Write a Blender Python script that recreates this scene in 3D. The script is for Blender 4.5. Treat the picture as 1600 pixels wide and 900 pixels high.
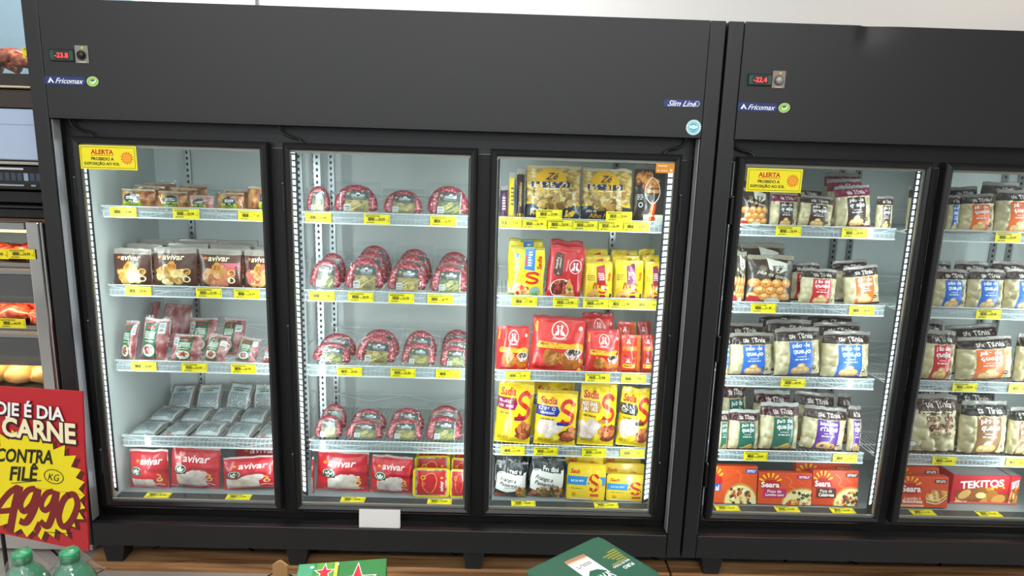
import bpy, bmesh, math, random
from mathutils import Vector, Matrix, noise
R = math.radians
SC = bpy.context.scene
COL = SC.collection
for _o in list(bpy.data.objects):
    bpy.data.objects.remove(_o)

# ------------------------------------------------------------------ camera
FOCAL = 1050.0
CAM = Vector((1.519, -2.237, 1.593))
YAW, PIT, ROL = R(0.89), R(11.39), R(-1.75)
_f = Vector((math.sin(YAW) * math.cos(PIT), math.cos(YAW) * math.cos(PIT), -math.sin(PIT)))
_r = Vector((math.cos(YAW), -math.sin(YAW), 0))
_d = _f.cross(_r)
RGT = _r * math.cos(ROL) + _d * math.sin(ROL)
DWN = -_r * math.sin(ROL) + _d * math.cos(ROL)
FWD = _f
cam = bpy.data.cameras.new('camera')
cam.sensor_fit = 'HORIZONTAL'
cam.sensor_width = 36
cam.lens = FOCAL / 1600 * 36
cam.clip_start = 0.02
camo = bpy.data.objects.new('camera', cam)
COL.objects.link(camo)
mw = Matrix((RGT, -DWN, -FWD)).transposed().to_4x4()
mw.translation = CAM
camo.matrix_world = mw
SC.camera = camo


def ray(px, py):
    return RGT * ((px - 800) / FOCAL) + DWN * ((py - 450) / FOCAL) + FWD


def at(px, py, y):
    """point of the vertical plane at depth y that the survey of the photograph sees at px, py"""
    d = ray(px, py)
    return CAM + d * ((y - CAM.y) / d.y)


def atz(px, py, z):
    d = ray(px, py)
    return CAM + d * ((z - CAM.z) / d.z)


# ------------------------------------------------------------------ light and exposure
SC.view_settings.view_transform = 'Standard'
SC.view_settings.look = 'None'
SC.view_settings.gamma = 1
SC.view_settings.exposure = 0.0
try:
    SC.view_settings.use_curve_mapping = False
except Exception:
    pass
SC.cycles.max_bounces = 10
SC.cycles.transparent_max_bounces = 24
SC.cycles.sample_clamp_indirect = 4.0
SC.cycles.caustics_reflective = False
SC.cycles.caustics_refractive = False
wld = bpy.data.worlds.new('room_ambient')
SC.world = wld
wld.use_nodes = True
wld.node_tree.nodes['Background'].inputs[0].default_value = (0.95, 0.97, 1, 1)
wld.node_tree.nodes['Background'].inputs[1].default_value = 0.25


def area(name, loc, rot, sx, sy, power, color=(1, 1, 1), spread=180):
    l = bpy.data.lights.new(name, 'AREA')
    l.shape = 'RECTANGLE'
    l.size, l.size_y = sx, sy
    l.energy = power
    l.color = color
    l.spread = R(spread)
    o = bpy.data.objects.new(name, l)
    COL.objects.link(o)
    o.location = loc
    o.rotation_euler = rot
    return o


LEDP = 2.7
for (x, y) in ((-0.3, -1.9), (1.4, -1.9), (3.1, -1.9), (-0.3, -3.8), (1.4, -3.8), (3.1, -3.8)):
    area('assumed_ceiling_tube', (x, y, 3.2), (0, 0, 0), 1.2, 0.16, 25, (1, 0.985, 0.965))  # unseen ceiling tubes, assumed from how the light falls
# assumed, unseen daylight window behind the viewer, above head height, added for header sheen
area('assumed_window_light', (0.9, -4.95, 2.45), (R(90), 0, 0), 7.0, 1.3, 84, (0.90, 0.95, 1.0))
area('added_wall_fill', (0.6, 0.35, 3.2), (R(-10), 0, 0), 2.0, 0.16, 62, (0.97, 0.99, 1.0))  # fill light added to brighten the back wall above the freezers
area('added_wall_fill', (3.7, 0.35, 3.2), (R(-10), 0, 0), 0.8, 0.16, 8, (1, 0.84, 0.72))  # warm fill added to tint the right end of that wall
# vertical LED strips at mullions; hidden ones are assumed, added for even light
LEDS = [(0.096, 1), (0.716, -1), (0.800, 1), (1.412, -1), (1.486, 1), (2.080, -1), (2.318, 1), (2.936, -1), (3.62, -1), (3.62, -1)]
for (x, s) in LEDS:
    area('freezer_strip_light', (x + s * 0.014, 0.085, 0.93), (R(90), 0, R(-38 * s)), 0.014, 1.2, LEDP, (0.89, 0.99, 1.0), 170)


# ------------------------------------------------------------------ materials
def lin(h):
    h = h.lstrip('#')
    out = []
    for i in (0, 2, 4):
        c = int(h[i:i + 2], 16) / 255
        out.append(c / 12.92 if c <= 0.04045 else ((c + 0.055) / 1.055) ** 2.4)
    return (*out, 1)


MATS = {}


def mat(col, rough=0.45, metal=0.0, bump=0.0, bscale=60, coat=0.0, vary=0.0, emit=0.0, spec=0.5, tag=''):
    key = (col, rough, metal, bump, bscale, coat, vary, emit, spec, tag)
    if key in MATS:
        return MATS[key]
    m = bpy.data.materials.new('surface_' + col.strip('#') + ('_' + tag if tag else ''))
    m.use_nodes = True
    nt = m.node_tree
    b = nt.nodes['Principled BSDF']
    b.inputs['Base Color'].default_value = lin(col)
    b.inputs['Roughness'].default_value = rough
    b.inputs['Metallic'].default_value = metal
    b.inputs['Coat Weight'].default_value = coat
    b.inputs['Coat Roughness'].default_value = 0.12
    b.inputs['Specular IOR Level'].default_value = spec
    if emit:
        b.inputs['Emission Color'].default_value = lin(col)
        b.inputs['Emission Strength'].default_value = emit
    if bump or vary:
        tc = nt.nodes.new('ShaderNodeTexCoord')
        n = nt.nodes.new('ShaderNodeTexNoise')
        n.inputs['Scale'].default_value = bscale
        n.inputs['Detail'].default_value = 5
        nt.links.new(tc.outputs['Object'], n.inputs['Vector'])
        if bump:
            bp = nt.nodes.new('ShaderNodeBump')
            bp.inputs['Strength'].default_value = bump
            bp.inputs['Distance'].default_value = 0.004
            nt.links.new(n.outputs['Fac'], bp.inputs['Height'])
            nt.links.new(bp.outputs['Normal'], b.inputs['Normal'])
            if coat:
                nt.links.new(bp.outputs['Normal'], b.inputs['Coat Normal'])
        if vary:
            mx = nt.nodes.new('ShaderNodeMixRGB')
            mx.blend_type = 'MULTIPLY'
            mx.inputs[1].default_value = lin(col)
            mx.inputs[0].default_value = vary
            rp = nt.nodes.new('ShaderNodeValToRGB')
            rp.color_ramp.elements[0].position = 0.3
            rp.color_ramp.elements[0].color = (0.25, 0.25, 0.25, 1)
            rp.color_ramp.elements[1].position = 0.7
            nt.links.new(n.outputs['Fac'], rp.inputs[0])
            nt.links.new(rp.outputs[0], mx.inputs[2])
            nt.links.new(mx.outputs[0], b.inputs['Base Color'])
    MATS[key] = m
    return m


def mix_mat(name, cols, scale=40, rough=0.4, bump=0.3, kind='noise', stretch=(1, 1, 1), coat=0.3, detail=4):
    """two to four tones mixed by a noise or a cell pattern"""
    if name in MATS:
        return MATS[name]
    m = bpy.data.materials.new(name)
    m.use_nodes = True
    nt = m.node_tree
    b = nt.nodes['Principled BSDF']
    b.inputs['Roughness'].default_value = rough
    b.inputs['Coat Weight'].default_value = coat
    b.inputs['Coat Roughness'].default_value = 0.15
    tc = nt.nodes.new('ShaderNodeTexCoord')
    mp = nt.nodes.new('ShaderNodeMapping')
    mp.inputs['Scale'].default_value = stretch
    nt.links.new(tc.outputs['Object'], mp.inputs['Vector'])
    if kind == 'noise':
        n = nt.nodes.new('ShaderNodeTexNoise')
        n.inputs['Detail'].default_value = detail
        out = n.outputs['Fac']
    else:
        n = nt.nodes.new('ShaderNodeTexVoronoi')
        out = n.outputs['Distance']
    n.inputs['Scale'].default_value = scale
    nt.links.new(mp.outputs[0], n.inputs['Vector'])
    rp = nt.nodes.new('ShaderNodeValToRGB')
    e = rp.color_ramp.elements
    k = len(cols)
    while len(e) < k:
        e.new(0.5)
    for i, c in enumerate(cols):
        e[i].position = (0.3 + 0.4 * i / (k - 1)) if kind == 'noise' else (0.1 + 0.65 * i / (k - 1))
        e[i].color = lin(c)
    nt.links.new(out, rp.inputs[0])
    nt.links.new(rp.outputs[0], b.inputs['Base Color'])
    bp = nt.nodes.new('ShaderNodeBump')
    bp.inputs['Strength'].default_value = bump
    bp.inputs['Distance'].default_value = 0.004
    nt.links.new(out, bp.inputs['Height'])
    nt.links.new(bp.outputs[0], b.inputs['Normal'])
    MATS[name] = m
    return m


def clear_mat(name, tint='#f2f7f5', rough=0.0, gain=1.0, bump=0.0, bscale=40, haze=0.0):
    """a thin clear sheet: sees through, mirrors by its angle"""
    if name in MATS:
        return MATS[name]
    m = bpy.data.materials.new(name)
    m.use_nodes = True
    nt = m.node_tree
    nt.nodes.remove(nt.nodes['Principled BSDF'])
    out = nt.nodes['Material Output']
    tr = nt.nodes.new('ShaderNodeBsdfTransparent')
    tr.inputs[0].default_value = lin(tint)
    gl = nt.nodes.new('ShaderNodeBsdfGlossy')
    gl.inputs['Roughness'].default_value = rough
    fr = nt.nodes.new('ShaderNodeLayerWeight')      # Schlick: 0.04 face on, rising to 1 at grazing
    fr.inputs['Blend'].default_value = 0.5
    pw = nt.nodes.new('ShaderNodeMath')
    pw.operation = 'POWER'
    pw.inputs[1].default_value = 5
    nt.links.new(fr.outputs['Facing'], pw.inputs[0])
    mu = nt.nodes.new('ShaderNodeMath')
    mu.operation = 'MULTIPLY_ADD'
    mu.use_clamp = True
    mu.inputs[1].default_value = 0.96 * gain
    mu.inputs[2].default_value = 0.04 * gain
    nt.links.new(pw.outputs[0], mu.inputs[0])
    mx = nt.nodes.new('ShaderNodeMixShader')
    nt.links.new(mu.outputs[0], mx.inputs[0])
    a = tr.outputs[0]
    if haze:
        df = nt.nodes.new('ShaderNodeBsdfDiffuse')
        df.inputs[0].default_value = lin('#e8eef0')
        m2 = nt.nodes.new('ShaderNodeMixShader')
        m2.inputs[0].default_value = haze
        nt.links.new(a, m2.inputs[1])
        nt.links.new(df.outputs[0], m2.inputs[2])
        a = m2.outputs[0]
    nt.links.new(a, mx.inputs[1])
    nt.links.new(gl.outputs[0], mx.inputs[2])
    if bump:
        tc = nt.nodes.new('ShaderNodeTexCoord')
        n = nt.nodes.new('ShaderNodeTexNoise')
        n.inputs['Scale'].default_value = bscale
        n.inputs['Detail'].default_value = 3
        n.inputs['Distortion'].default_value = 0.8
        bp = nt.nodes.new('ShaderNodeBump')
        bp.inputs['Strength'].default_value = bump
        bp.inputs['Distance'].default_value = 0.006
        nt.links.new(tc.outputs['Object'], n.inputs['Vector'])
        nt.links.new(n.outputs['Fac'], bp.inputs['Height'])
        nt.links.new(bp.outputs[0], gl.inputs['Normal'])
        nt.links.new(bp.outputs[0], fr.inputs['Normal'])
    nt.links.new(mx.outputs[0], out.inputs[0])
    MATS[name] = m
    return m


def P(c):      # printed packaging film
    return mat(c, 0.33, 0, 0.25, 45, 0.35, tag='film')


def Q(c):      # printed paper or card
    return mat(c, 0.5, tag='card')


BLACK = mat('#1c1c1e', 0.46, 0, 0.05, 500, tag='powder_coat')
DOORBLK = mat('#1a1a1c', 0.4, tag='door_profile')
PIT_BLK = mat('#0b0b0c', 0.6, tag='recess')
LINER = mat('#c6cccb', 0.45, tag='liner')
WIRE = mat('#e2e6e6', 0.35, tag='white_wire')
STEEL = mat('#a8abae', 0.3, 0.9, tag='steel')
CHROME = mat('#c8cacc', 0.12, 1.0, tag='chrome')
GLASS = clear_mat('door_glass', '#f7fbfa', 0.0, 0.9)
FILM = clear_mat('clear_film', '#fbfdfd', 0.07, 1.1, 0.5, 45, 0.008)
RAILP = clear_mat('clear_rail', '#f4f8fa', 0.12, 1.2, 0, 40, 0.14)
MEAT = mix_mat('raw_meat', ['#6e2a2c', '#94474a', '#b97d7a', '#d8bdb4'], 35, 0.35, 0.3)
SAUS = mix_mat('fresh_sausage', ['#f0d6ce', '#c4606a', '#a43844', '#86222e'], 95, 0.35, 0.15, kind='cells')
BROWNMEAT = mix_mat('marinated_meat', ['#4a1f12', '#8a4522', '#b87434', '#d8a860'], 40, 0.35, 0.4)
PALECHK = mix_mat('pale_chicken', ['#b9a09c', '#d5c3bc', '#e6dcd6', '#f2eeea'], 26, 0.3, 0.4)
DOUGH = mix_mat('cheese_dough', ['#a3956f', '#c6b992', '#dccfae'], 26, 0.35, 0.15)
GOLDB = mix_mat('golden_ball', ['#b06a24', '#d6984a', '#ecc27e'], 22, 0.45, 0.15)
FIBRE = mix_mat('shredded_filling', ['#6e5222', '#a8853f', '#cdb06a', '#e2d09a'], 16, 0.4, 0.5, stretch=(3, 1, 5))


# ------------------------------------------------------------------ mesh helper
TXT = {}


def text_shape(s, bold, shear):
    k = (s, bold, shear)
    if k in TXT:
        return TXT[k]
    cu = bpy.data.curves.new('lettering', 'FONT')
    cu.body = s
    cu.size = 1
    cu.resolution_u = 3
    cu.offset = bold
    cu.shear = shear
    cu.align_x = 'CENTER'
    cu.align_y = 'CENTER'
    o = bpy.data.objects.new('lettering', cu)
    COL.objects.link(o)
    dg = bpy.context.evaluated_depsgraph_get()
    dg.update()
    me = bpy.data.meshes.new_from_object(o.evaluated_get(dg))
    vs = [(v.co.x, v.co.y) for v in me.vertices]
    fs = [tuple(p.vertices) for p in me.polygons]
    x0 = min(v[0] for v in vs); x1 = max(v[0] for v in vs)
    y0 = min(v[1] for v in vs); y1 = max(v[1] for v in vs)
    cx, cy = (x0 + x1) / 2, (y0 + y1) / 2
    vs = [((x - cx), (y - cy)) for x, y in vs]
    bpy.data.objects.remove(o)
    bpy.data.curves.remove(cu)
    bpy.data.meshes.remove(me)
    TXT[k] = (vs, fs, x1 - x0, y1 - y0)
    return TXT[k]


def smooth_path(pts, n=6, closed=False):
    out = []
    m = len(pts)
    rng = range(m if closed else m - 1)
    for i in rng:
        g = (lambda j: pts[j % m]) if closed else (lambda j: pts[max(0, min(m - 1, j))])
        p0, p1, p2, p3 = g(i - 1), g(i), g(i + 1), g(i + 2)
        for k in range(n):
            t = k / n
            out.append(tuple(0.5 * ((2 * b) + (c - a) * t + (2 * a - 5 * b + 4 * c - d) * t * t + (3 * b - a - 3 * c + d) * t ** 3) for a, b, c, d in zip(p0, p1, p2, p3)))
    if not closed:
        out.append(tuple(pts[-1]))
    return out


class MB:
    def __init__(s):
        s.bm = bmesh.new()
        s.m = []

    def mi(s, m):
        if m not in s.m:
            s.m.append(m)
        return s.m.index(m)

    def add(s, vs, fs, m, smooth=False):
        i = s.mi(m)
        bv = [s.bm.verts.new(v) for v in vs]
        out = []
        for f in fs:
            try:
                q = s.bm.faces.new([bv[k] for k in f])
                q.material_index = i
                q.smooth = smooth
                out.append(q)
            except ValueError:
                pass
        return bv, out

    def box(s, a, b, m, bev=0.0, seg=1, M=None):
        x0, y0, z0 = a
        x1, y1, z1 = b
        vs = [Vector(v) for v in ((x0, y0, z0), (x1, y0, z0), (x1, y1, z0), (x0, y1, z0), (x0, y0, z1), (x1, y0, z1), (x1, y1, z1), (x0, y1, z1))]
        if M:
            vs = [M @ v for v in vs]
        bv, bf = s.add(vs, [(0, 3, 2, 1), (4, 5, 6, 7), (0, 1, 5, 4), (1, 2, 6, 5), (2, 3, 7, 6), (3, 0, 4, 7)], m)
        if bev:
            es = list({e for f in bf for e in f.edges})
            bmesh.ops.bevel(s.bm, geom=es, offset=bev, segments=seg, affect='EDGES', profile=0.5)
        return s

    def prism(s, pts, y0, y1, m, axis='y'):
        """outline (x, z) pushed from depth y0 to y1"""
        n = len(pts)
        mk = {'y': lambda p, t: (p[0], t, p[1]), 'x': lambda p, t: (t, p[0], p[1]), 'z': lambda p, t: (p[0], p[1], t)}[axis]
        vs = [mk(p, y0) for p in pts] + [mk(p, y1) for p in pts]
        fs = [tuple(range(n)), tuple(range(2 * n - 1, n - 1, -1))] + [(i, n + i, n + (i + 1) % n, (i + 1) % n) for i in range(n)]
        _, f = s.add(vs, fs, m)
        bmesh.ops.recalc_face_normals(s.bm, faces=f)
        return s

    def tube(s, pts, r, m, n=8, closed=False, cap=True):
        pts = [Vector(p) for p in pts]
        k = len(pts)
        rr = (lambda i: r) if not callable(r) else r
        vs, fs = [], []
        up = None
        for i, p in enumerate(pts):
            a = pts[(i - 1) % k] if closed or i > 0 else p
            b = pts[(i + 1) % k] if closed or i < k - 1 else p
            t = (b - a).normalized()
            if up is None:
                up = t.orthogonal().normalized()
            up = (up - t * up.dot(t))
            up = up.normalized() if up.length > 1e-6 else t.orthogonal().normalized()
            w = t.cross(up)
            for j in range(n):
                an = 2 * math.pi * j / n
                vs.append(p + (up * math.cos(an) + w * math.sin(an)) * rr(i))
        for i in range(k if closed else k - 1):
            for j in range(n):
                fs.append((i * n + j, i * n + (j + 1) % n, ((i + 1) % k) * n + (j + 1) % n, ((i + 1) % k) * n + j))
        if cap and not closed:
            fs += [tuple(range(n - 1, -1, -1)), tuple((k - 1) * n + j for j in range(n))]
        s.add(vs, fs, m, True)
        return s

    def lathe(s, prof, m, n=20, c=(0, 0)):
        vs, fs = [], []
        for r, z in prof:
            for j in range(n):
                a = 2 * math.pi * j / n
                vs.append((c[0] + r * math.cos(a), c[1] + r * math.sin(a), z))
        for i in range(len(prof) - 1):
            for j in range(n):
                fs.append((i * n + j, i * n + (j + 1) % n, (i + 1) * n + (j + 1) % n, (i + 1) * n + j))
        fs += [tuple(range(n - 1, -1, -1)), tuple((len(prof) - 1) * n + j for j in range(n))]
        s.add(vs, fs, m, True)
        return s

    def blob(s, c, r, m, seed=0, amp=0.1, n=12, k=8):
        vs, fs = [], []
        for i in range(k + 1):
            th = math.pi * i / k
            for j in range(n):
                a = 2 * math.pi * j / n
                d = Vector((math.sin(th) * math.cos(a), math.sin(th) * math.sin(a), math.cos(th)))
                q = 1 + amp * noise.noise(d * 1.7 + Vector((seed, seed * 2.3, 0)))
                vs.append((c[0] + d.x * r[0] * q, c[1] + d.y * r[1] * q, c[2] + d.z * r[2] * q))
        for i in range(k):
            for j in range(n):
                fs.append((i * n + j, (i + 1) * n + j, (i + 1) * n + (j + 1) % n, i * n + (j + 1) % n))
        bv, f = s.add(vs, fs, m, True)
        bmesh.ops.remove_doubles(s.bm, verts=bv, dist=1e-5)
        return s

    def art(s, art, w, h, fmap, M=P, step=0.0):
        """printed shapes laid on a surface; fmap(x, z, lift) -> point"""
        groups = polys(art, w, h)
        tb = bmesh.new()
        mats = []
        for li, (vs, fs, c) in enumerate(groups):
            mm = c if not isinstance(c, str) else M(c)
            if mm not in mats:
                mats.append(mm)
            k = mats.index(mm)
            bv = [tb.verts.new((x, z, li)) for x, z in vs]
            for f in fs:
                try:
                    tb.faces.new([bv[q] for q in f]).material_index = k
                except ValueError:
                    pass
        bmesh.ops.triangulate(tb, faces=[f for f in tb.faces if len(f.verts) > 4])
        if step:
            for ax, L in ((0, w), (1, h)):
                n = int(L / step)
                for i in range(1, n):
                    v = i * step - (w / 2 if ax == 0 else 0)
                    co = (v, 0, 0) if ax == 0 else (0, v, 0)
                    no = (1, 0, 0) if ax == 0 else (0, 1, 0)
                    bmesh.ops.bisect_plane(tb, geom=tb.verts[:] + tb.edges[:] + tb.faces[:], plane_co=co, plane_no=no)
        for co, no in (((-w / 2, 0, 0), (-1, 0, 0)), ((w / 2, 0, 0), (1, 0, 0)), ((0, 0, 0), (0, -1, 0)), ((0, h, 0), (0, 1, 0))):
            bmesh.ops.bisect_plane(tb, geom=tb.verts[:] + tb.edges[:] + tb.faces[:], plane_co=co, plane_no=no, clear_outer=True)
        tb.verts.index_update()
        vs = [fmap(v.co.x, v.co.y, 0.0007 + 0.000022 * v.co.z) for v in tb.verts]
        by = {}
        for f in tb.faces:
            f.normal_update()
            ids = [v.index for v in f.verts]
            if f.normal.z < 0:
                ids.reverse()
            by.setdefault(f.material_index, []).append(ids)
        bv = [s.bm.verts.new(v) for v in vs]
        for k, fl in by.items():
            i = s.mi(mats[k])
            for ids in fl:
                try:
                    q = s.bm.faces.new([bv[a] for a in ids])
                    q.material_index = i
                    q.smooth = bool(step)
                except ValueError:
                    pass
        tb.free()
        return s

    def mesh(s, name):
        me = bpy.data.meshes.new(name)
        s.bm.to_mesh(me)
        s.bm.free()
        for m in s.m:
            me.materials.append(m)
        return me

    def build(s, name, parent=None):
        o = bpy.data.objects.new(name, s.mesh(name))
        COL.objects.link(o)
        if parent:
            o.parent = parent
        return o


def polys(art, w, h):
    """drawing list -> [(points in metres, faces, colour)], in painting order; u, v run 0..1, sizes are shares of the width"""
    out = []
    X = lambda u: (u - 0.5) * w
    Z = lambda v: v * h

    def ell(u, v, a, b, c, rot=0, n=18):
        ca, sa = math.cos(rot), math.sin(rot)
        vs = []
        for i in range(n):
            t = 2 * math.pi * i / n
            x, z = a * w * math.cos(t), b * w * math.sin(t)
            vs.append((X(u) + x * ca - z * sa, Z(v) + x * sa + z * ca))
        out.append((vs, [tuple(range(n))], c))

    for a in art:
        k = a[0]
        if k == 'r':
            _, u0, v0, u1, v1, c = a
            out.append(([(X(u0), Z(v0)), (X(u1), Z(v0)), (X(u1), Z(v1)), (X(u0), Z(v1))], [(0, 1, 2, 3)], c))
        elif k == 'p':
            vs = [(X(u), Z(v)) for u, v in a[1]]
            out.append((vs, [tuple(range(len(vs)))], a[2]))
        elif k == 'e':
            ell(*a[1:])
        elif k == 'rr':      # rounded rectangle
            _, u0, v0, u1, v1, rad, c = a
            x0, z0, x1, z1, q = X(u0), Z(v0), X(u1), Z(v1), rad * w
            vs = []
            for cx, cz, s0 in ((x1 - q, z1 - q, 0), (x0 + q, z1 - q, 90), (x0 + q, z0 + q, 180), (x1 - q, z0 + q, 270)):
                for i in range(5):
                    t = R(s0 + 22.5 * i)
                    vs.append((cx + q * math.cos(t), cz + q * math.sin(t)))
            out.append((vs, [tuple(range(len(vs)))], c))
        elif k == 't':       # text, u, v, width, colour, bold, shear, rotation, height/width stretch
            s_, u, v, wd, c = a[1:6]
            bold = a[6] if len(a) > 6 else 0.0
            shear = a[7] if len(a) > 7 else 0.0
            rot = R(a[8]) if len(a) > 8 else 0.0
            sq = a[9] if len(a) > 9 else 1.0
            vs, fs, tw, th = text_shape(s_, bold, shear)
            q = wd * w / tw
            ca, sa = math.cos(rot), math.sin(rot)
            vv = [(X(u) + x * q * ca - y * q * sq * sa, Z(v) + x * q * sa + y * q * sq * ca) for x, y in vs]
            out.append((vv, fs, c))
        elif k == 's':       # ribbon stroke through points
            _, pts, th, c = a[:4]
            pp = smooth_path([(X(u), Z(v)) for u, v in pts], 6, len(a) > 4 and a[4])
            n = len(pp)
            cl = len(a) > 4 and a[4]
            vs, fs = [], []
            for i, p in enumerate(pp):
                A = pp[(i - 1) % n] if cl or i else p
                B = pp[(i + 1) % n] if cl or i < n - 1 else p
                dx, dz = B[0] - A[0], B[1] - A[1]
                L = math.hypot(dx, dz) or 1
                q = th * w / 2
                vs += [(p[0] - dz / L * q, p[1] + dx / L * q), (p[0] + dz / L * q, p[1] - dx / L * q)]
            for i in range(n if cl else n - 1):
                j = (i + 1) % n
                fs.append((2 * i, 2 * i + 1, 2 * j + 1, 2 * j))
            out.append((vs, fs, c))
        elif k == 'star':
            _, u, v, ro, ri, n, c = a[:7]
            ph = R(a[7]) if len(a) > 7 else 0
            vs = [(X(u), Z(v))]
            for i in range(2 * n):
                t = math.pi / 2 + ph + math.pi * i / n
                q = (ro if i % 2 == 0 else ri) * w
                vs.append((X(u) + q * math.cos(t), Z(v) + q * math.sin(t)))
            out.append((vs, [(0, 1 + i, 1 + (i + 1) % (2 * n)) for i in range(2 * n)], c))
        elif k == 'food':    # pictured food: a heap of rounded bits
            _, u, v, ru, rv, cols, n, sd = a[:8]
            q = a[8] if len(a) > 8 else 0.3
            rnd = random.Random(sd)
            for i in range(n):
                t, d = rnd.uniform(0, 6.283), math.sqrt(rnd.random()) * 0.85
                ell(u + ru * d * math.cos(t), v + rv * d * math.sin(t) * w / h, ru * q * rnd.uniform(0.7, 1.3), ru * q * rnd.uniform(0.5, 0.9), cols[i % len(cols)], rnd.uniform(0, 3.1), 10)
        elif k == 'lines':   # small print
            _, u0, u1, v0, v1, n, c = a[:7]
            rnd = random.Random(n * 7 + int(u0 * 100))
            for i in range(n):
                v = v0 + (v1 - v0) * (i + 0.5) / n
                hh = (v1 - v0) / n * 0.28
                uu = u0
                while uu < u1 - 0.01:
                    L = min(rnd.uniform(0.05, 0.14), u1 - uu)
                    out.append(([(X(uu), Z(v - hh)), (X(uu + L), Z(v - hh)), (X(uu + L), Z(v + hh)), (X(uu), Z(v + hh))], [(0, 1, 2, 3)], c))
                    uu += L + 0.02
        elif k == 'ring':
            _, u, v, a_, b_, th, c = a
            vs, fs = [], []
            for i in range(24):
                t = 2 * math.pi * i / 24
                for q in (1, -1):
                    vs.append((X(u) + (a_ + q * th / 2) * w * math.cos(t), Z(v) + (b_ + q * th / 2) * w * math.sin(t)))
            out.append((vs, [(2 * i, 2 * i + 1, (2 * i + 3) % 48, (2 * i + 2) % 48) for i in range(24)], c))
        elif k == 'bar':     # bar code
            _, u0, v0, u1, v1, c = a
            rnd = random.Random(5)
            uu = u0
            while uu < u1:
                L = rnd.choice((0.006, 0.01, 0.016))
                out.append(([(X(uu), Z(v0)), (X(uu + L), Z(v0)), (X(uu + L), Z(v1)), (X(uu), Z(v1))], [(0, 1, 2, 3)], c))
                uu += L + rnd.choice((0.006, 0.01))
    return out


FLAT = lambda y: (lambda x, z, l: (x, y - l, z))


# ------------------------------------------------------------------ scene objects
def prop(o, label=None, cat=None, group=None, kind=None):
    for k, v in (('label', label), ('category', cat), ('group', group), ('kind', kind)):
        if v:
            o[k] = v
    return o


def empty(name, loc=(0, 0, 0), rot=(0, 0, 0)):
    o = bpy.data.objects.new(name, None)
    o.empty_display_size = 0.05
    COL.objects.link(o)
    o.location = loc
    o.rotation_euler = rot
    return o


def dup(root):
    r = root.copy()
    COL.objects.link(r)
    for ch in list(root.children):
        c = ch.copy()
        COL.objects.link(c)
        c.parent = r
        for g in ch.children:
            d = g.copy()
            COL.objects.link(d)
            d.parent = c
    return r


# ------------------------------------------------------------------ the room
def struct(name, mb):
    o = mb.build(name)
    o['kind'] = 'structure'
    return o


def tile_mat():
    m = bpy.data.materials.new('floor_tile')
    m.use_nodes = True
    nt = m.node_tree
    b = nt.nodes['Principled BSDF']
    tc = nt.nodes.new('ShaderNodeTexCoord')
    mp = nt.nodes.new('ShaderNodeMapping')
    mp.inputs['Rotation'].default_value = (0, 0, R(38))
    br = nt.nodes.new('ShaderNodeTexBrick')
    br.offset = 0
    br.inputs['Scale'].default_value = 1
    br.inputs['Brick Width'].default_value = 0.5
    br.inputs['Row Height'].default_value = 0.5
    br.inputs['Mortar Size'].default_value = 0.005
    br.inputs['Color1'].default_value = lin('#bdb8b1')
    br.inputs['Color2'].default_value = lin('#b6b1aa')
    br.inputs['Mortar'].default_value = lin('#3c3a38')
    n = nt.nodes.new('ShaderNodeTexNoise')
    n.inputs['Scale'].default_value = 3
    n.inputs['Detail'].default_value = 6
    mx = nt.nodes.new('ShaderNodeMixRGB')
    mx.blend_type = 'MULTIPLY'
    mx.inputs[0].default_value = 0.25
    nt.links.new(tc.outputs['Object'], mp.inputs[0])
    nt.links.new(mp.outputs[0], br.inputs[0])
    nt.links.new(br.outputs[0], mx.inputs[1])
    nt.links.new(n.outputs[0], mx.inputs[2])
    nt.links.new(mx.outputs[0], b.inputs['Base Color'])
    b.inputs['Roughness'].default_value = 0.25
    return m


WALL = mat('#eeece8', 0.7, 0, 0.03, 200, tag='wall_paint')
fl = MB(); fl.box((-3.3, -5.1, -0.1), (6.6, 0.95, 0), tile_mat()); struct('floor', fl)
w = MB(); w.box((-3.3, 0.85, 0), (6.6, 0.95, 3.3), WALL); struct('wall_back', w)
w = MB(); w.box((-3.3, -5.1, 0), (-3.2, 0.85, 3.3), WALL); struct('wall_left', w)
w = MB(); w.box((6.5, -5.1, 0), (6.6, 0.85, 3.3), WALL); struct('wall_right', w)
w = MB(); w.box((-3.2, -5.1, 0), (6.5, -5.0, 3.3), mat('#7c7e7e', 0.7, tag='wall_paint')); struct('wall_front', w)
w = MB(); w.box((-3.3, -5.1, 3.3), (6.6, 0.95, 3.4), mat('#dcdcda', 0.8, tag='ceiling_paint')); struct('ceiling', w)
# ------------------------------------------------------------------ the glass-door freezers
W1 = 2.205
RAILZ = [1.362, 1.073, 0.784, 0.480]
DECKZ = 0.256
DOORS = [(0.096, 0.734), (0.785, 1.427), (1.470, 2.107)]
BAYS = [(0.072, 0.705), (0.79, 1.42), (1.497, 2.125)]
YR = 0.20        # depth of the shelf fronts


def ring_frame(mb, x0, z0, x1, z1, prof, m):
    """mitred frame: prof is [(inset, depth)]"""
    vs, fs = [], []
    for i, (d, y) in enumerate(prof):
        vs += [(x0 + d, y, z0 + d), (x1 - d, y, z0 + d), (x1 - d, y, z1 - d), (x0 + d, y, z1 - d)]
    for i in range(len(prof) - 1):
        for j in range(4):
            a, b = i * 4 + j, i * 4 + (j + 1) % 4
            fs.append((a, b, b + 4, a + 4))
    _, f = mb.add(vs, fs, m)
    bmesh.ops.recalc_face_normals(mb.bm, faces=f)
    return mb


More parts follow.
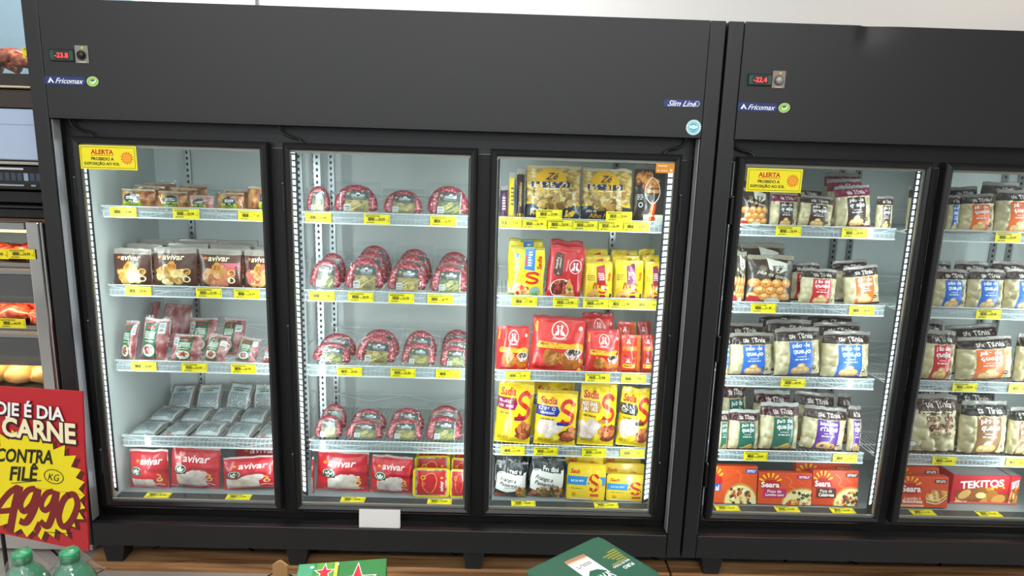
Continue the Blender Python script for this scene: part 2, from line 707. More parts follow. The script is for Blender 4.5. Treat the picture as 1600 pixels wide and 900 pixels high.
def wire_shelf(root, x0, x1, z):
    mb = MB()
    y0, y1 = YR + 0.004, 0.595
    zd = z - 0.016
    n = int((x1 - x0) / 0.017)
    for i in range(n + 1):
        x = x0 + 0.004 + (x1 - x0 - 0.008) * i / n
        mb.tube([(x, y0 + 0.002, z - 0.038), (x, y0 + 0.004, zd), (x, y1, zd)], 0.0016, WIRE, 5)
    for y in (y0, 0.33, 0.46, y1):
        mb.tube([(x0, y, zd - 0.003), (x1, y, zd - 0.003)], 0.0026, WIRE, 6)
    for zz in (z, z - 0.038):
        mb.tube([(x0, y0 - 0.002, zz), (x1, y0 - 0.002, zz)], 0.0026, WIRE, 6)
    for (ya, zb) in ((y1, z + 0.045), (y0 - 0.002, z - 0.001)):
        k = 4
        pts = []
        for i in range(k + 1):
            pts.append((x0 + (x1 - x0) * i / k, ya, (zb if i % 2 == 0 else zb - 0.034)))
        mb.tube(pts, 0.0019, WIRE, 6)
    mb.tube([(x0, y1, z + 0.045), (x1, y1, z + 0.045)], 0.0024, WIRE, 6)
    for x in (x0, x1):
        mb.tube([(x, y0, z), (x, y0 + 0.05, zd + 0.002), (x, y1, zd), (x, y1, z + 0.045)], 0.0026, WIRE, 6)
    sh = mb.build('wire_shelf', root)
    r = MB()
    r.box((x0 + 0.012, y0 - 0.0075, z - 0.040), (x1 - 0.004, y0 - 0.0055, z + 0.001), RAILP)
    r.box((x0 + 0.012, y0 - 0.0085, z - 0.041), (x1 - 0.004, y0 - 0.0045, z - 0.037), WIRE)
    r.build('price_rail', sh)


def led_strip(root, x, s):
    mb = MB()
    M = Matrix.Translation((x, 0.085, 0)) @ Matrix.Rotation(R(-38 * s), 4, 'Z')
    mb.box((-0.016, 0, 0.315), (0.016, 0.006, 1.585), mat('#3a3d40', 0.4, tag='channel'), M=M)
    st = mb.build('light_strip', root)
    ch = MB()
    em = mat('#f2faff', 0.4, emit=7.0, tag='led')
    z = 0.33
    while z < 1.575:
        for dx in (-0.0062, 0.0062):
            ch.box((dx - 0.0035, -0.002, z), (dx + 0.0035, 0.0, z + 0.0145), em, M=M)
        z += 0.021
    ch.build('light_chips', st)
    dv = MB()
    dv.box((-0.014, -0.0042, 0.32), (0.014, -0.0032, 1.58), clear_mat('strip_cover', '#f4f8fa', 0.2, 1.0, 0, 40, 0.12), M=M)
    dv.build('strip_cover', st)


def freezer(x0, label, doors, bays, ledx, hinge_left, feet_px, extra):
    root = empty('glass_door_freezer', (x0, 0, 0))
    prop(root, label, 'freezer', 'glass-door freezers')
    for xa, nm in ((0, 'side_panel'), (W1 - 0.05, 'side_panel')):
        mb = MB(); mb.box((xa, 0, 0.14), (xa + 0.05, 0.74, 2.02), BLACK, 0.003, 2); mb.build('side_panel', root)
    for xa in (0.0503, W1 - 0.0533):
        mb = MB(); mb.box((xa, 0.010, 0.232), (xa + 0.003, 0.050, 1.655), mat('#a9aaab', 0.35, 0.3, 0.05, 20, tag='grey_trim'), 0.001); mb.build('side_trim', root)
    # header: a pressed sheet, one of the two with a dent at its upper edge
    mb = MB()
    nx, nz = 110, 24
    vs, fs = [], []
    for j in range(nz + 1):
        for i in range(nx + 1):
            x = 0.052 + (W1 - 0.104) * i / nx
            z = 1.665 + 0.355 * j / nz
            dy = 0
            if extra.get('dent'):
                q = math.exp(-((x - extra['dent']) / (0.012 if x < extra['dent'] else 0.07)) ** 2 - ((2.02 - z) / 0.05) ** 2)
                dy = 0.012 * q
            vs.append((x, dy, z))
    for j in range(nz):
        for i in range(nx):
            a = j * (nx + 1) + i
            fs.append((a, a + 1, a + nx + 2, a + nx + 1))
    mb.add(vs, fs, BLACK, True)
    mb.box((0.052, 0.001, 1.658), (W1 - 0.052, 0.02, 1.6648), BLACK)
    mb.box((0.052, 0.014, 1.666), (W1 - 0.052, 0.018, 2.018), BLACK)
    mb.build('header_panel', root)
    mb = MB(); mb.box((0.052, 0.02, 1.985), (W1 - 0.052, 0.74, 2.012), BLACK); mb.build('top_cover', root)
    mb = MB(); mb.box((0.051, 0.075, 1.585), (W1 - 0.051, 0.11, 1.80), BLACK); mb.build('fascia', root)
    mb = MB()
    mb.box((0.052, 0.001, 0.14), (W1 - 0.052, 0.025, 0.229), BLACK, 0.002)
    mb.box((0.052, 0.026, 0.205), (W1 - 0.052, 0.74, 0.222), PIT_BLK)
    mb.build('plinth', root)
    mb = MB(); mb.box((0.054, 0.078, 0.223), (W1 - 0.054, 0.11, 0.249), PIT_BLK); mb.build('lower_rail', root)
    mb = MB()
    for a, b in ((0.054, 0.080), (doors[0][1] - 0.006, doors[1][0] + 0.002), (doors[1][1] - 0.002, doors[2][0] + 0.004), (2.118, W1 - 0.054)):
        q = MB(); q.box((a, 0.0685, 0.2495), (b, 0.1115, 1.584), PIT_BLK); q.build('mullion', root)
    mb.bm.free()
    # inside lining
    mb = MB()
    mb.box((0.052, 0.62, 0.24), (W1 - 0.052, 0.64, 1.62), LINER)
    mb.box((0.0535, 0.116, 0.24), (0.060, 0.62, 1.60), LINER)
    mb.box((W1 - 0.060, 0.116, 0.24), (W1 - 0.0535, 0.62, 1.60), LINER)
    mb.box((0.06, 0.116, 1.59), (W1 - 0.06, 0.62, 1.61), LINER)
    mb.box((0.06, 0.1825, 0.235), (W1 - 0.06, 0.62, DECKZ), mat('#8d9496', 0.4, tag='deck_floor'))
    mb.build('inner_lining', root)
    mb = MB()
    mb.prism([(0.112, 0.250), (0.182, 0.2555), (0.182, 0.24), (0.112, 0.240)], 0.062, W1 - 0.062, mat('#3b4042', 0.35, tag='deck_front'), 'x')
    mb.build('deck_front', root)
    for x in (0.20, doors[0][1] - 0.01, doors[0][1] + 0.06, doors[1][1] - 0.01, doors[1][1] + 0.06, W1 - 0.22):
        for y in ((0.612,) if x < .5 or x > 1.9 or extra.get('dent') else (0.612, 0.40) if abs(x - doors[0][1] - .025) < .05 else (0.612,)):
            q = MB()
            q.box((x - 0.013, y, 0.262), (x + 0.013, y + 0.006, 1.585), STEEL)
            z = 0.30
            while z < 1.57:
                q.box((x - 0.004, y - 0.001, z), (x + 0.004, y - 0.0002, z + 0.011), PIT_BLK)
                z += 0.024
            q.build('shelf_standard', root)
    for (a, b) in bays:
        for z in RAILZ:
            wire_shelf(root, a, b, z)
    for x, s in ledx:  # strips out of sight behind the frames are assumed
        led_strip(root, x, s)
    for k, (a, b) in enumerate(doors):
        z0, z1 = 0.281, 1.603
        mb = ring_frame(MB(), a, z0, b, z1, [(0.002, 0.068), (0.0, 0.064), (0.0, 0.031), (0.003, 0.026), (0.012, 0.018), (0.0125, 0.018), (0.0225, 0.0245), (0.0228, 0.0295), (0.008, 0.036), (0.006, 0.066), (0.002, 0.068)], DOORBLK)
        d = mb.build('door', root)
        g = MB(); g.box((a + 0.0225, 0.0305, z0 + 0.0225), (b - 0.0225, 0.0345, z1 - 0.0225), GLASS); g.build('glass_pane', d)
        sm = mat('#b5aea4', 0.35, 0.4, tag='spacer')
        s = MB()
        s.box((a + 0.012, 0.036, z0 + 0.012), (b - 0.012, 0.046, z0 + 0.0275), sm)
        s.box((a + 0.012, 0.036, z1 - 0.032), (b - 0.012, 0.046, z1 - 0.012), sm)
        s.box((a + 0.012, 0.036, z0 + 0.033), (a + 0.0245, 0.046, z1 - 0.033), sm)
        s.box((b - 0.0245, 0.036, z0 + 0.033), (b - 0.012, 0.046, z1 - 0.033), sm)
        s.build('spacer_bar', d)
        hx = a - 0.006 if hinge_left[k] else b + 0.006
        for z in (1.42, 0.93, 0.45):
            h = MB()
            h.box((hx - 0.005, 0.036, z - 0.045), (hx + 0.0055, 0.066, z + 0.045), DOORBLK, 0.002)
            h.tube([(hx, 0.034, z + 0.049), (hx, 0.05, z + 0.049)], 0.003, STEEL, 8)
            h.build('hinge', d)
        cx = (a + 0.03 if hinge_left[k] else b - 0.03)
        q = 1 if hinge_left[k] else -1
        pts = [(cx - q * 0.045, 0.05, 1.675), (cx - q * 0.044, 0.056, 1.65), (cx - q * 0.034, 0.058, 1.632), (cx - q * 0.01, 0.058, 1.622), (cx + q * 0.016, 0.055, 1.616), (cx + q * 0.03, 0.05, 1.600)]
        c = MB(); c.tube(smooth_path(pts, 6), 0.0042, mat('#151516', 0.35, tag='cable'), 8); c.build('cable', root)
        if k == 0 and extra.get('alert'):
            w, h = 0.186, 0.078
            ax, az = extra['alert']
            t = MB()
            t.box((-w / 2, 0.0, 0), (w / 2, 0.0006, h), Q('#f0e21c'))
            t.art([('rr', 0.03, 0.07, 0.97, 0.93, 0.02, '#4a4a18'), ('rr', 0.036, 0.085, 0.964, 0.915, 0.018, '#f0e21c'),
                   ('t', 'ALERTA', 0.4, 0.73, 0.40, '#c8321e', 0.045), ('r', 0.2, 0.575, 0.6, 0.6, '#c8321e'),
                   ('t', 'PROIBIDO A', 0.4, 0.44, 0.40, '#2c2c14', 0.04), ('t', 'EXPOSI\u00c7\u00c3O AO SOL', 0.385, 0.24, 0.62, '#2c2c14', 0.04),
                   ('star', 0.83, 0.5, 0.12, 0.082, 14, '#d8641e'), ('e', 0.83, 0.5, 0.082, 0.082, '#f2a024')], w, h, FLAT(0.0), Q)
            so = t.build('warning_sticker', d)
            so.location = (ax - x0 + w / 2, 0.0296, az - h)
            so['label'] = 'yellow warning sticker with an orange sun'
        if k == 2 and extra.get('orange'):
            t = MB(); w, h = 0.062, 0.032
            t.box((-w / 2, 0.0, 0), (w / 2, 0.0006, h), Q('#e2952c'))
            t.art([('r', 0.1, 0.68, 0.6, 0.78, '#f6e8d0'), ('r', 0.26, 0.2, 0.64, 0.28, '#f6e8d0'), ('e', 0.14, 0.26, 0.04, 0.04, '#f6e8d0'), ('r', 0.76, 0.18, 0.9, 0.42, '#f6e8d0')], w, h, FLAT(0), Q)
            so = t.build('small_sticker', d); so.location = (2.052, 0.0296, 1.541)
            so['label'] = 'small orange sticker on the glass corner'
    for px, py in feet_px:
        fx = at(px, py, 0.06).x - x0
        for yy in (0.062, 0.60):
            mb = MB()
            mb.prism([(fx - 0.047, 0.1395), (fx + 0.047, 0.1395), (fx + 0.029, 0.0345), (fx - 0.029, 0.0345)], yy, yy + 0.07, BLACK)
            mb.build('foot', root)
    # controls and badges on the header
    (dx, dz), (kx, kz), (bx, bz) = extra['display'], extra['knob'], extra['badge']
    mb = MB(); w, h = 0.078, 0.036
    mb.box((-w / 2, -0.006, 0), (w / 2, -0.0004, h), mat('#101312', 0.3, tag='bezel'), 0.002)
    mb.art([('rr', 0.04, 0.1, 0.96, 0.9, 0.1, '#1f4a3a'), ('r', 0.18, 0.12, 0.82, 0.88, '#16201e')], w, h, FLAT(-0.006), Q)
    o = mb.build('temperature_display', root); o.location = (dx - x0, 0, dz)
    mb = MB(); mb.art([('t', extra['temp'], 0.5, 0.5, 0.54, mat('#ff3a3a', 0.4, emit=1.6, tag='digit'), 0.02)], w, h, FLAT(-0.0068), Q)
    g = mb.build('digits', o)
    mb = MB(); w, h = 0.042, 0.054
    mb.box((-w / 2, -0.003, 0), (w / 2, -0.0004, h), mat(extra.get('plate', '#8a867c'), 0.4, 0.3, tag='plate'), 0.001)
    mb.art([('ring', 0.5, 0.44, 0.36, 0.36, 0.05, '#4c4a44'), ('e', 0.58, 0.86, 0.09, 0.09, '#c8c420'), ('lines', 0.25, 0.8, 0.02, 0.1, 1, '#dcdcd4')], w, h, FLAT(-0.003), Q)
    o = mb.build('thermostat_plate', root); o.location = (kx - x0, 0, kz)
    mb = MB()
    mb.tube([(0, -0.004, 0.024), (0, -0.010, 0.024), (0, -0.014, 0.024)], lambda i: (0.013, 0.012, 0.009)[i], mat('#1c1c1e' if not extra.get('dent') else '#9a9a9c', 0.3, 0.2, tag='knob'), 20)
    mb.build('knob', o)
    mb = MB(); w, h = 0.172, 0.034
    LEAF = [('e', 0.885, 0.5, 0.108, 0.088, '#e6f2cc', 0.2), ('e', 0.885, 0.5, 0.10, 0.08, '#8cc63e', 0.2), ('e', 0.89, 0.56, 0.06, 0.036, '#e4f4c0', 0.2), ('e', 0.885, 0.6, 0.045, 0.022, '#2d6a7c', 0.2), ('s', [(0.84, 0.3), (0.9, 0.34), (0.945, 0.55)], 0.014, '#e4f4c0')]
    mb.art([('p', [(0.02, 0.12), (0.0, 0.5), (0.02, 0.88), (0.72, 0.88), (0.77, 0.5), (0.72, 0.12)], '#1d2f6e'),
            ('p', [(0.06, 0.28), (0.115, 0.78), (0.18, 0.28)], '#eef2f6'), ('p', [(0.10, 0.28), (0.118, 0.5), (0.15, 0.28)], '#1d2f6e'),
            ('t', 'Fricomax', 0.46, 0.48, 0.52, '#f2f4f8', 0.012, 0.45)] + LEAF, w, h, FLAT(-0.0006), Q)
    mb.bm.verts.ensure_lookup_table()
    o = mb.build('maker_badge', root); o.location = (bx - x0, 0, bz)
    if extra.get('line_badge'):
        lx, lz = extra['line_badge']
        mb = MB(); w, h = 0.122, 0.026
        mb.art([('p', [(0.0, 0.5), (0.06, 0.95), (0.94, 0.95), (1, 0.5), (0.94, 0.05), (0.06, 0.05)], '#26357a'), ('t', 'Slim Line', 0.5, 0.48, 0.76, '#f0f2f8', 0.014, 0.5), ('ring', 0.9, 0.5, 0.06, 0.06, 0.014, '#dfe6f4')], w, h, FLAT(-0.0006), Q)
        o = mb.build('line_badge', root); o.location = (lx - x0, 0, lz)
        sx, sz = extra['seal']
        mb = MB(); w = h = 0.052
        mb.art([('star', 0.5, 0.5, 0.5, 0.43, 22, '#d6f2f4'), ('e', 0.5, 0.5, 0.38, 0.38, '#8ad2e0'), ('e', 0.5, 0.56, 0.26, 0.16, '#d9f3f5'), ('s', [(0.3, 0.62), (0.5, 0.7), (0.7, 0.6)], 0.05, '#3a6a9a'), ('s', [(0.28, 0.42), (0.5, 0.36), (0.72, 0.44)], 0.04, '#3a6a9a'), ('s', [(0.36, 0.28), (0.5, 0.24), (0.64, 0.3)], 0.03, '#3a6a9a')], w, h, FLAT(-0.0006), Q)
        o = mb.build('seal_sticker', root); o.location = (sx - x0, 0, sz)
    return root


def a2(px, py, y=0.0):
    p = at(px, py, y)
    return (p.x, p.z)


X2 = 2.213
freezer(0.0, 'long black three-door freezer holding sausages and poultry, beside the red price sign', DOORS, BAYS,
        [(0.098, 1), (0.716, -1), (0.801, 1), (1.412, -1), (1.486, 1), (2.084, -1)], [True, True, False], [(178, 868), (464, 870), (740, 875)],
        dict(display=a2(99, 96), knob=a2(129.5, 99), badge=a2(113, 135), temp='-23.8', line_badge=a2(1065, 168), seal=a2(1082.5, 212), alert=a2(123, 226, 0.03), orange=1))
D2 = [(2.296 - X2, 2.948 - X2), (2.992 - X2, 3.64 - X2), (3.685 - X2, 4.335 - X2)]
B2 = [(2.372 - X2, 2.955 - X2), (3.0 - X2, 3.63 - X2), (3.70 - X2, 4.34 - X2)]
freezer(X2, 'black glass-door freezer with bags of frozen cheese bread, its side cut by the frame', D2, B2,
        [(2.318 - X2, 1), (2.938 - X2, -1), (3.622 - X2, -1)], [True, False, False], [(1113, 880)],
        dict(display=a2(1186, 134), knob=a2(1215, 138), badge=a2(1192.5, 176), temp='-22.4', dent=a2(1352, 50)[0] - X2, plate='#8f7f74', alert=a2(1168.5, 262, 0.03)))
# ------------------------------------------------------------------ packaged food
def sfun(w, h, d, seed, crimp=0.06, balls=None, wr=1.0, top=1.0, pinch=0.02, low=0.85, irr=1.0):
    """front of a filled bag standing on its base: (x, z) -> (x, depth, z)"""
    off = Vector((seed * 3.17, seed * 1.3, seed * 0.7))
    rnd = random.Random(seed)
    cells = []
    if balls:
        rad, box, amp = balls
        zz, row = 0.0, 0
        while zz < h:
            xx = -w / 2 + (rad if row % 2 else 0)
            while xx < w / 2 + rad:
                cells.append((xx + rnd.uniform(-.25, .25) * rad, zz + rnd.uniform(-.25, .25) * rad))
                xx += 1.75 * rad
            zz += 1.55 * rad
            row += 1

    def f(x, z, l=0.0):
        s = max(-1, min(1, 2 * x / w))
        t = max(0.0, min(1.0, z / h))
        q = max(0.0, min(1.0, (t - crimp * 0.6) / (1 - crimp * (0.6 + top))))
        pv = math.sin(math.pi * q ** low) ** 0.6 if 0 < q < 1 else 0
        pu = (1 - abs(s) ** 2.6) ** 0.75
        y = d / 2 * pu * pv
        n = noise.noise(Vector((x * 26, z * 17, 0)) + off) + 0.5 * noise.noise(Vector((x * 60, z * 38, 3)) + off)
        y += wr * 0.0030 * n * (0.25 + 0.75 * pu)
        y += wr * 0.0022 * math.sin(x * 150 + seed + 4 * noise.noise(Vector((x * 20, seed, 0)))) * (math.exp(-(1 - t) / 0.13) + 0.6 * math.exp(-t / 0.09)) * pu
        if cells:
            b = 0
            inside = not (box[0] < s < box[2] and box[1] < t < box[3])
            if inside and t < 1 - crimp * 1.6 and t > 0.04:
                for cx, cz in cells:
                    r2 = ((x - cx) ** 2 + (z - cz) ** 2) / (rad * rad)
                    if r2 < 1:
                        b = max(b, math.sqrt(1 - r2))
                y += amp * (b - 0.5) * min(1, pu * 1.5)
        xx = x * (1 - pinch * pv - irr * .045 * t ** 5) + irr * w * abs(s) * (.022 * noise.noise(Vector((z * 22, s, 0)) + off) + .012 * noise.noise(Vector((z * 60, s, 2)) + off))
        zz = z + irr * h * t ** 3 * (.030 * noise.noise(Vector((x * 24, 5, 0)) + off) + .012 * noise.noise(Vector((x * 80, 8, 0)) + off))
        return (xx, -max(y, 0.0012) - l, zz)
    return f


def bag_mesh(name, w, h, d, base, zones, art, seed=1, back=None, nx=26, nz=34, step=0.012, jag=True, **k):
    f = sfun(w, h, d, seed, **k)
    mb = MB()
    bm_ = P(base) if isinstance(base, str) else base
    zm = [(z[:4], P(z[4]) if isinstance(z[4], str) else z[4]) for z in zones]
    vs = []
    for sgn in (1, -1):
        for j in range(nz + 1):
            for i in range(nx + 1):
                x, z = -w / 2 + w * i / nx, h * j / nz
                p = f(x, z)
                vs.append(p if sgn > 0 else (p[0], -p[1] * 0.8, p[2]))
    N = (nx + 1) * (nz + 1)
    per = {}
    for j in range(nz):
        for i in range(nx):
            u, v = (i + .5) / nx, (j + .5) / nz
            m = bm_
            for (u0, v0, u1, v1), q in zm:
                if u0 <= u <= u1 and v0 <= v <= v1:
                    m = q
            a = j * (nx + 1) + i
            per.setdefault(m, []).append((a, a + 1, a + nx + 2, a + nx + 1))
            per.setdefault(bm_ if back is None else P(back), []).append((N + a, N + a + nx + 1, N + a + nx + 2, N + a + 1))
    bv = [mb.bm.verts.new(v) for v in vs]
    for m, fl in per.items():
        i = mb.mi(m)
        for q in fl:
            fc = mb.bm.faces.new([bv[a] for a in q])
            fc.material_index = i
            fc.smooth = True
    rim = [j * (nx + 1) for j in range(nz + 1)], [j * (nx + 1) + nx for j in range(nz + 1)], list(range(nx + 1)), [nz * (nx + 1) + i for i in range(nx + 1)]
    for r in rim:
        for a, b in zip(r, r[1:]):
            try:
                mb.bm.faces.new([bv[a], bv[b], bv[N + b], bv[N + a]]).material_index = mb.mi(bm_)
            except ValueError:
                pass
    if art:
        mb.art(art, w, h, f, P, step)
    return mb.build(name), f


def bag(name, w, h, d, base, zones, art, seed=1, **k):
    return bag_mesh(name, w, h, d, base, zones, art, seed, **k)[0]


NUG = ['#8a4a1c', '#b4702c', '#cf9448', '#9c5a24']
MEATC = ['#7c2c1e', '#a8452c', '#c46a40', '#8c3420']
BALLC = ['#e0b878', '#c8934e', '#efd3a0', '#d6a660']
PIZ = ['#d8a040', '#e8d8a0', '#b8401c', '#f0e6c0', '#c86428', '#3c3420']


def S_LOGO(u0, v0, u1, v1, th, c='#c8281e'):
    p = [(0.92, .82), (0.62, 1), (0.22, .92), (0.10, .68), (0.42, .53), (0.82, .36), (0.78, .1), (0.42, 0), (0.05, .14)]
    return ('s', [(u0 + (u1 - u0) * a, v0 + (v1 - v0) * b) for a, b in p], th, c)


def BIRDS(u, v, r, w, h, c='#f6eee8', ring=True):
    k = w / h
    out = [('ring', u, v, r, r, r * 0.10, c)] if ring else []
    for s in (-1, 1):
        q = lambda a, b: (u + s * a * r, v + b * r * k)
        out.append(('s', [q(.62, -.52), q(.34, -.46), q(.16, -.1), q(.26, .28), q(.30, .42)], r * 0.20, c))
        out.append(('p', [q(.74, -.6), q(.14, -.56), q(.06, -.2), q(.2, .04), q(.4, -.12)], c))
        out.append(('e', u + s * .27 * r, v + .46 * r * k, r * .13, r * .12, c))
        out.append(('p', [q(.2, .52), q(.02, .40), q(.2, .38)], c))
    return out


def k_avivar_brown(i):
    w, h = 0.155, 0.165
    sc = [('#e0be74', '#c89a4a', '#f0dca8', '#b98a3c'), ('#cba050', '#d8b870', '#a87c38', '#e6cf94'), ('#c08a50', '#c87860', '#dca878', '#b06a4c'), ('#d8a060', '#d0685c', '#e8c090', '#b8504c')][i]
    z = [(0, 0.86, 1, 1, '#938c84')]
    art = [('food', .45, .33, .36, .24, sc, 46, 3 + i, .3), ('t', 'avivar', .5, .765, .5, '#f2e4c4', .02, .12), ('e', .19, .765, .05, .035, '#d07a28'),
           ('rr', .36, .46, .58, .62, .05, '#d08a28'), ('e', .47, .63, .07, .05, '#d08a28'), ('lines', .39, .55, .48, .6, 3, '#7a3c14'),
           ('e', .80, .42, .085, .085, '#e0b060'), ('e', .80, .42, .06, .06, '#6e4020'), ('e', .79, .24, .085, .085, '#f0e2c0'), ('e', .79, .24, .055, .055, '#50301c'), ('r', .02, .02, .98, .05, '#7c3a1c')]
    if i >= 2:
        art.insert(0, ('r', .55, .3, .97, .66, '#c65a62'))
    return bag('chicken_bag', w, h, 0.05, '#4c281a', z, art, 11 + i, low=.8)


def k_avivar_red(i):
    w, h = 0.18, 0.17
    clear = [(.12, .02, .7, .3), (.2, .1, .75, .5), (.06, .02, .7, .34), (.25, .1, .85, .5)][i]
    z = [(clear[0], clear[1], clear[2], clear[3], PALECHK), (0, .93, 1, 1, '#c9b8b4')]
    tx = [.62, .55, .6, .5][i]
    art = [('p', [(0, .42), (.25, .36), (.5, .50), (1, .42), (1, .52), (.5, .58), (.2, .47), (0, .52)], '#a81828'),
           ('e', .55, .36, .26, .12, PALECHK, .25) if i != 0 else ('e', .42, .16, .3, .12, PALECHK, 0.1),
           ('t', 'avivar', tx, .74, .54, '#f3dede', .018, .14), ('e', tx - .34, .74, .045, .035, '#d88a2a'),
           ('e', .25, .50, .135, .10, '#1d4a33'), ('r', .115, .40, .385, .47, '#1d4a33'), ('ring', .25, .5, .115, .085, .012, '#e6efe2'), ('e', .25, .49, .025, .06, '#e6efe2'), ('e', .205, .475, .02, .05, '#e6efe2', .6), ('e', .295, .475, .02, .05, '#e6efe2', -.6),
           ('s', [(.78, .42), (.86, .36), (.80, .30), (.88, .24)], .03, '#e8a23a'), ('e', .83, .27, .06, .05, '#e9c88a'), ('e', .83, .27, .035, .03, '#b0202c'),
           ('s', [(.66, .12), (.8, .16), (.92, .1)], .025, '#f0b0b0'), ('lines', .15, .7, .03, .10, 2, '#f0b8b8')]
    if i == 1:
        art += [('lines', .22, .8, .08, .18, 2, '#f6e6e6')]
    return bag('chicken_bag', w, h, 0.07, '#c22330', z, art, 31 + i, wr=1.6)


def k_green_pack(i):
    w, h = 0.10, 0.14
    r, f = bag_mesh('meat_pack', w, h, 0.045, MEAT, [(0, .95, 1, 1, '#b8a8a4'), (0, 0, 1, .03, '#b8a8a4')], None, 51 + i, wr=1.3)
    r2 = empty('meat_pack')
    r.name = 'meat'
    r.parent = r2
    r2.name = 'meat_pack'
    lab = MB()
    u0, u1 = [(.14, .66), (.1, .62), (.2, .72), (.08, .6)][i]
    um = (u0 + u1) / 2
    lab.art([('r', u0, .08, u1, .88, '#1f5a38'), ('r', u0 + .03, .1, u1 - .03, .86, '#24613e'), ('r', um - .14, .76, um + .14, .83, '#b52a28'), ('lines', u0 + .06, u1 - .06, .52, .7, 4, '#dfe8dc'), ('lines', um - .17, um + .17, .45, .49, 1, '#e8d8a0'),
             ('e', um, .26, .24, .20, '#c8dcd8' if i == 1 else '#dcd2c0'), ('food', um, .27, .18, .14, MEATC, 22, 5 + i)], w, h, f, P, .012)
    lab.build('label', r2)['label'] = 'green printed label'
    st = MB()
    v = [(.72, .66, .92, .9), (.66, .66, .9, .9), (.04, .60, .24, .84), (.64, .62, .9, .8)][i]
    st.art([('r', *v, '#e6ecec'), ('bar', v[0] + .03, v[1] + .04, v[2] - .03, v[1] + .1, '#3a4448'), ('lines', v[0] + .02, v[2] - .02, v[1] + .12, v[3] - .02, 3, '#4a5458')], w, h, lambda x, z, l: f(x, z, l + .004), Q, .012)
    st.build('price_sticker', r2)['label'] = 'small white price sticker'
    cl = MB()
    film_sheet(cl, w * 1.08, h * 1.06, lambda x, z: f(x / 1.08, z / 1.06)[1] - .0065, FILM)
    cl.build('clear_film', r2)
    return r2


def film_sheet(mb, w, h, yf, m, nx=14, nz=16, z0=0.0):
    vs, fs = [], []
    for j in range(nz + 1):
        for i in range(nx + 1):
            x, z = -w / 2 + w * i / nx, z0 + h * j / nz
            cr = min(1, 6 * (1 - abs(2 * x / w)) + .25) * 1
            vs.append((x, yf(x, z) + .0012 * noise.noise(Vector((x * 70, z * 70, 7))), z))
    for j in range(nz):
        for i in range(nx):
            a = j * (nx + 1) + i
            fs.append((a, a + 1, a + nx + 2, a + nx + 1))
    mb.add(vs, fs, m, True)


def k_sausage(i):
    w, h = 0.135, 0.125
    r = empty('sausage_pack')
    mb = MB()
    cx = .046
    pts = [(-cx - .002, 0, .018), (-cx - .004, 0, .05), (-cx + .006, 0, .082), (-.022, 0, .101), (0, 0, .106), (.022, 0, .101), (cx - .006, 0, .082), (cx + .004, 0, .05), (cx + .002, 0, .018)]
    pp = smooth_path(pts, 7)
    rnd = random.Random(i)
    k = len(pp)
    rad = lambda q: (.0185 if 2 < q < k - 3 else (.009, .014, .0175)[min(q, k - 1 - q)]) + .0011 * noise.noise(Vector((q * .7, i, 0)))
    mb.tube(pp, rad, SAUS, 12)
    ip = smooth_path([(-.020, .004, .02), (-.021, .004, .05), (-.012, .004, .07), (.012, .004, .07), (.021, .004, .05), (.020, .004, .02)], 5)
    k2 = len(ip)
    mb.tube(ip, lambda q: .0165 if 1 < q < k2 - 2 else (.009, .014)[min(q, k2 - 1 - q)], SAUS, 10)
    mb.build('sausage', r)
    lw, lh = .074, .084
    tilt = [0, 3, -3, 2][i]
    wav = lambda x, z, l: (x, -.0195 - .002 * math.cos(x * 32) - l - .0008 * noise.noise(Vector((x * 50, z * 50, i))), z)
    lb = MB()
    gold = [['#6e6a2e', '#8a7c34', '#a89440'], ['#8c7a34', '#b89c4a', '#6e5c26'], ['#9a8238', '#c0a452', '#7c682c'], ['#5c6430', '#747a36', '#98904a']][i]
    art = [('r', 0, 0, 1, 1, '#20282a'), ('r', 0, 0, 1, .60, gold[0]), ('food', .5, .28, .44, .26, gold, 26, 60 + i, .35)]
    rnd = random.Random(70 + i)
    for q in range(7):
        u, v = rnd.uniform(.15, .85), rnd.uniform(.08, .5)
        art.append(('s', [(u - .14, v - .08), (u, v + rnd.uniform(-.02, .03)), (u + .14, v + .08)], .022, '#d8c684'))
    art += [('r', 0, .60, 1, 1, '#20282a'), ('rr', .26, .72, .84, .86, .06, '#dfe3e3'), ('rr', .275, .735, .825, .845, .05, '#263033'), ('lines', .32, .79, .75, .83, 1, '#eef2f2'), ('e', .55, .885, .09, .05, '#dfe3e3'), ('e', .12, .86, .075, .06, '#b89c50'), ('lines', .3, .8, .63, .69, 1, '#8e9694')]
    lb.art(art, lw, lh, lambda x, z, l: wav(x + .006, z + .012, l), P, .012)
    lb.build('label', r)['label'] = 'black and gold printed label'
    st = MB()
    st.art([('r', 0, 0, 1, 1, '#e4e8e8'), ('bar', .12, .5, .88, .86, '#2c3234'), ('lines', .1, .9, .08, .42, 3, '#5a6468')], .021, .025, lambda x, z, l: wav(x - .024, z + .016, l + .0028), Q)
    st.build('price_sticker', r)['label'] = 'small white price sticker'
    fm = MB()

    def yf(x, z):
        e = max(abs(2 * x / w), abs(2 * (z - .06) / h))
        return -.0255 + .022 * max(0, (e - .72) / .28) ** 1.4 - .0012 * noise.noise(Vector((x * 38, z * 38, i)))
    film_sheet(fm, w + .016, h + .014, yf, FILM, 16, 16)
    fm.build('clear_film', r)
    return r


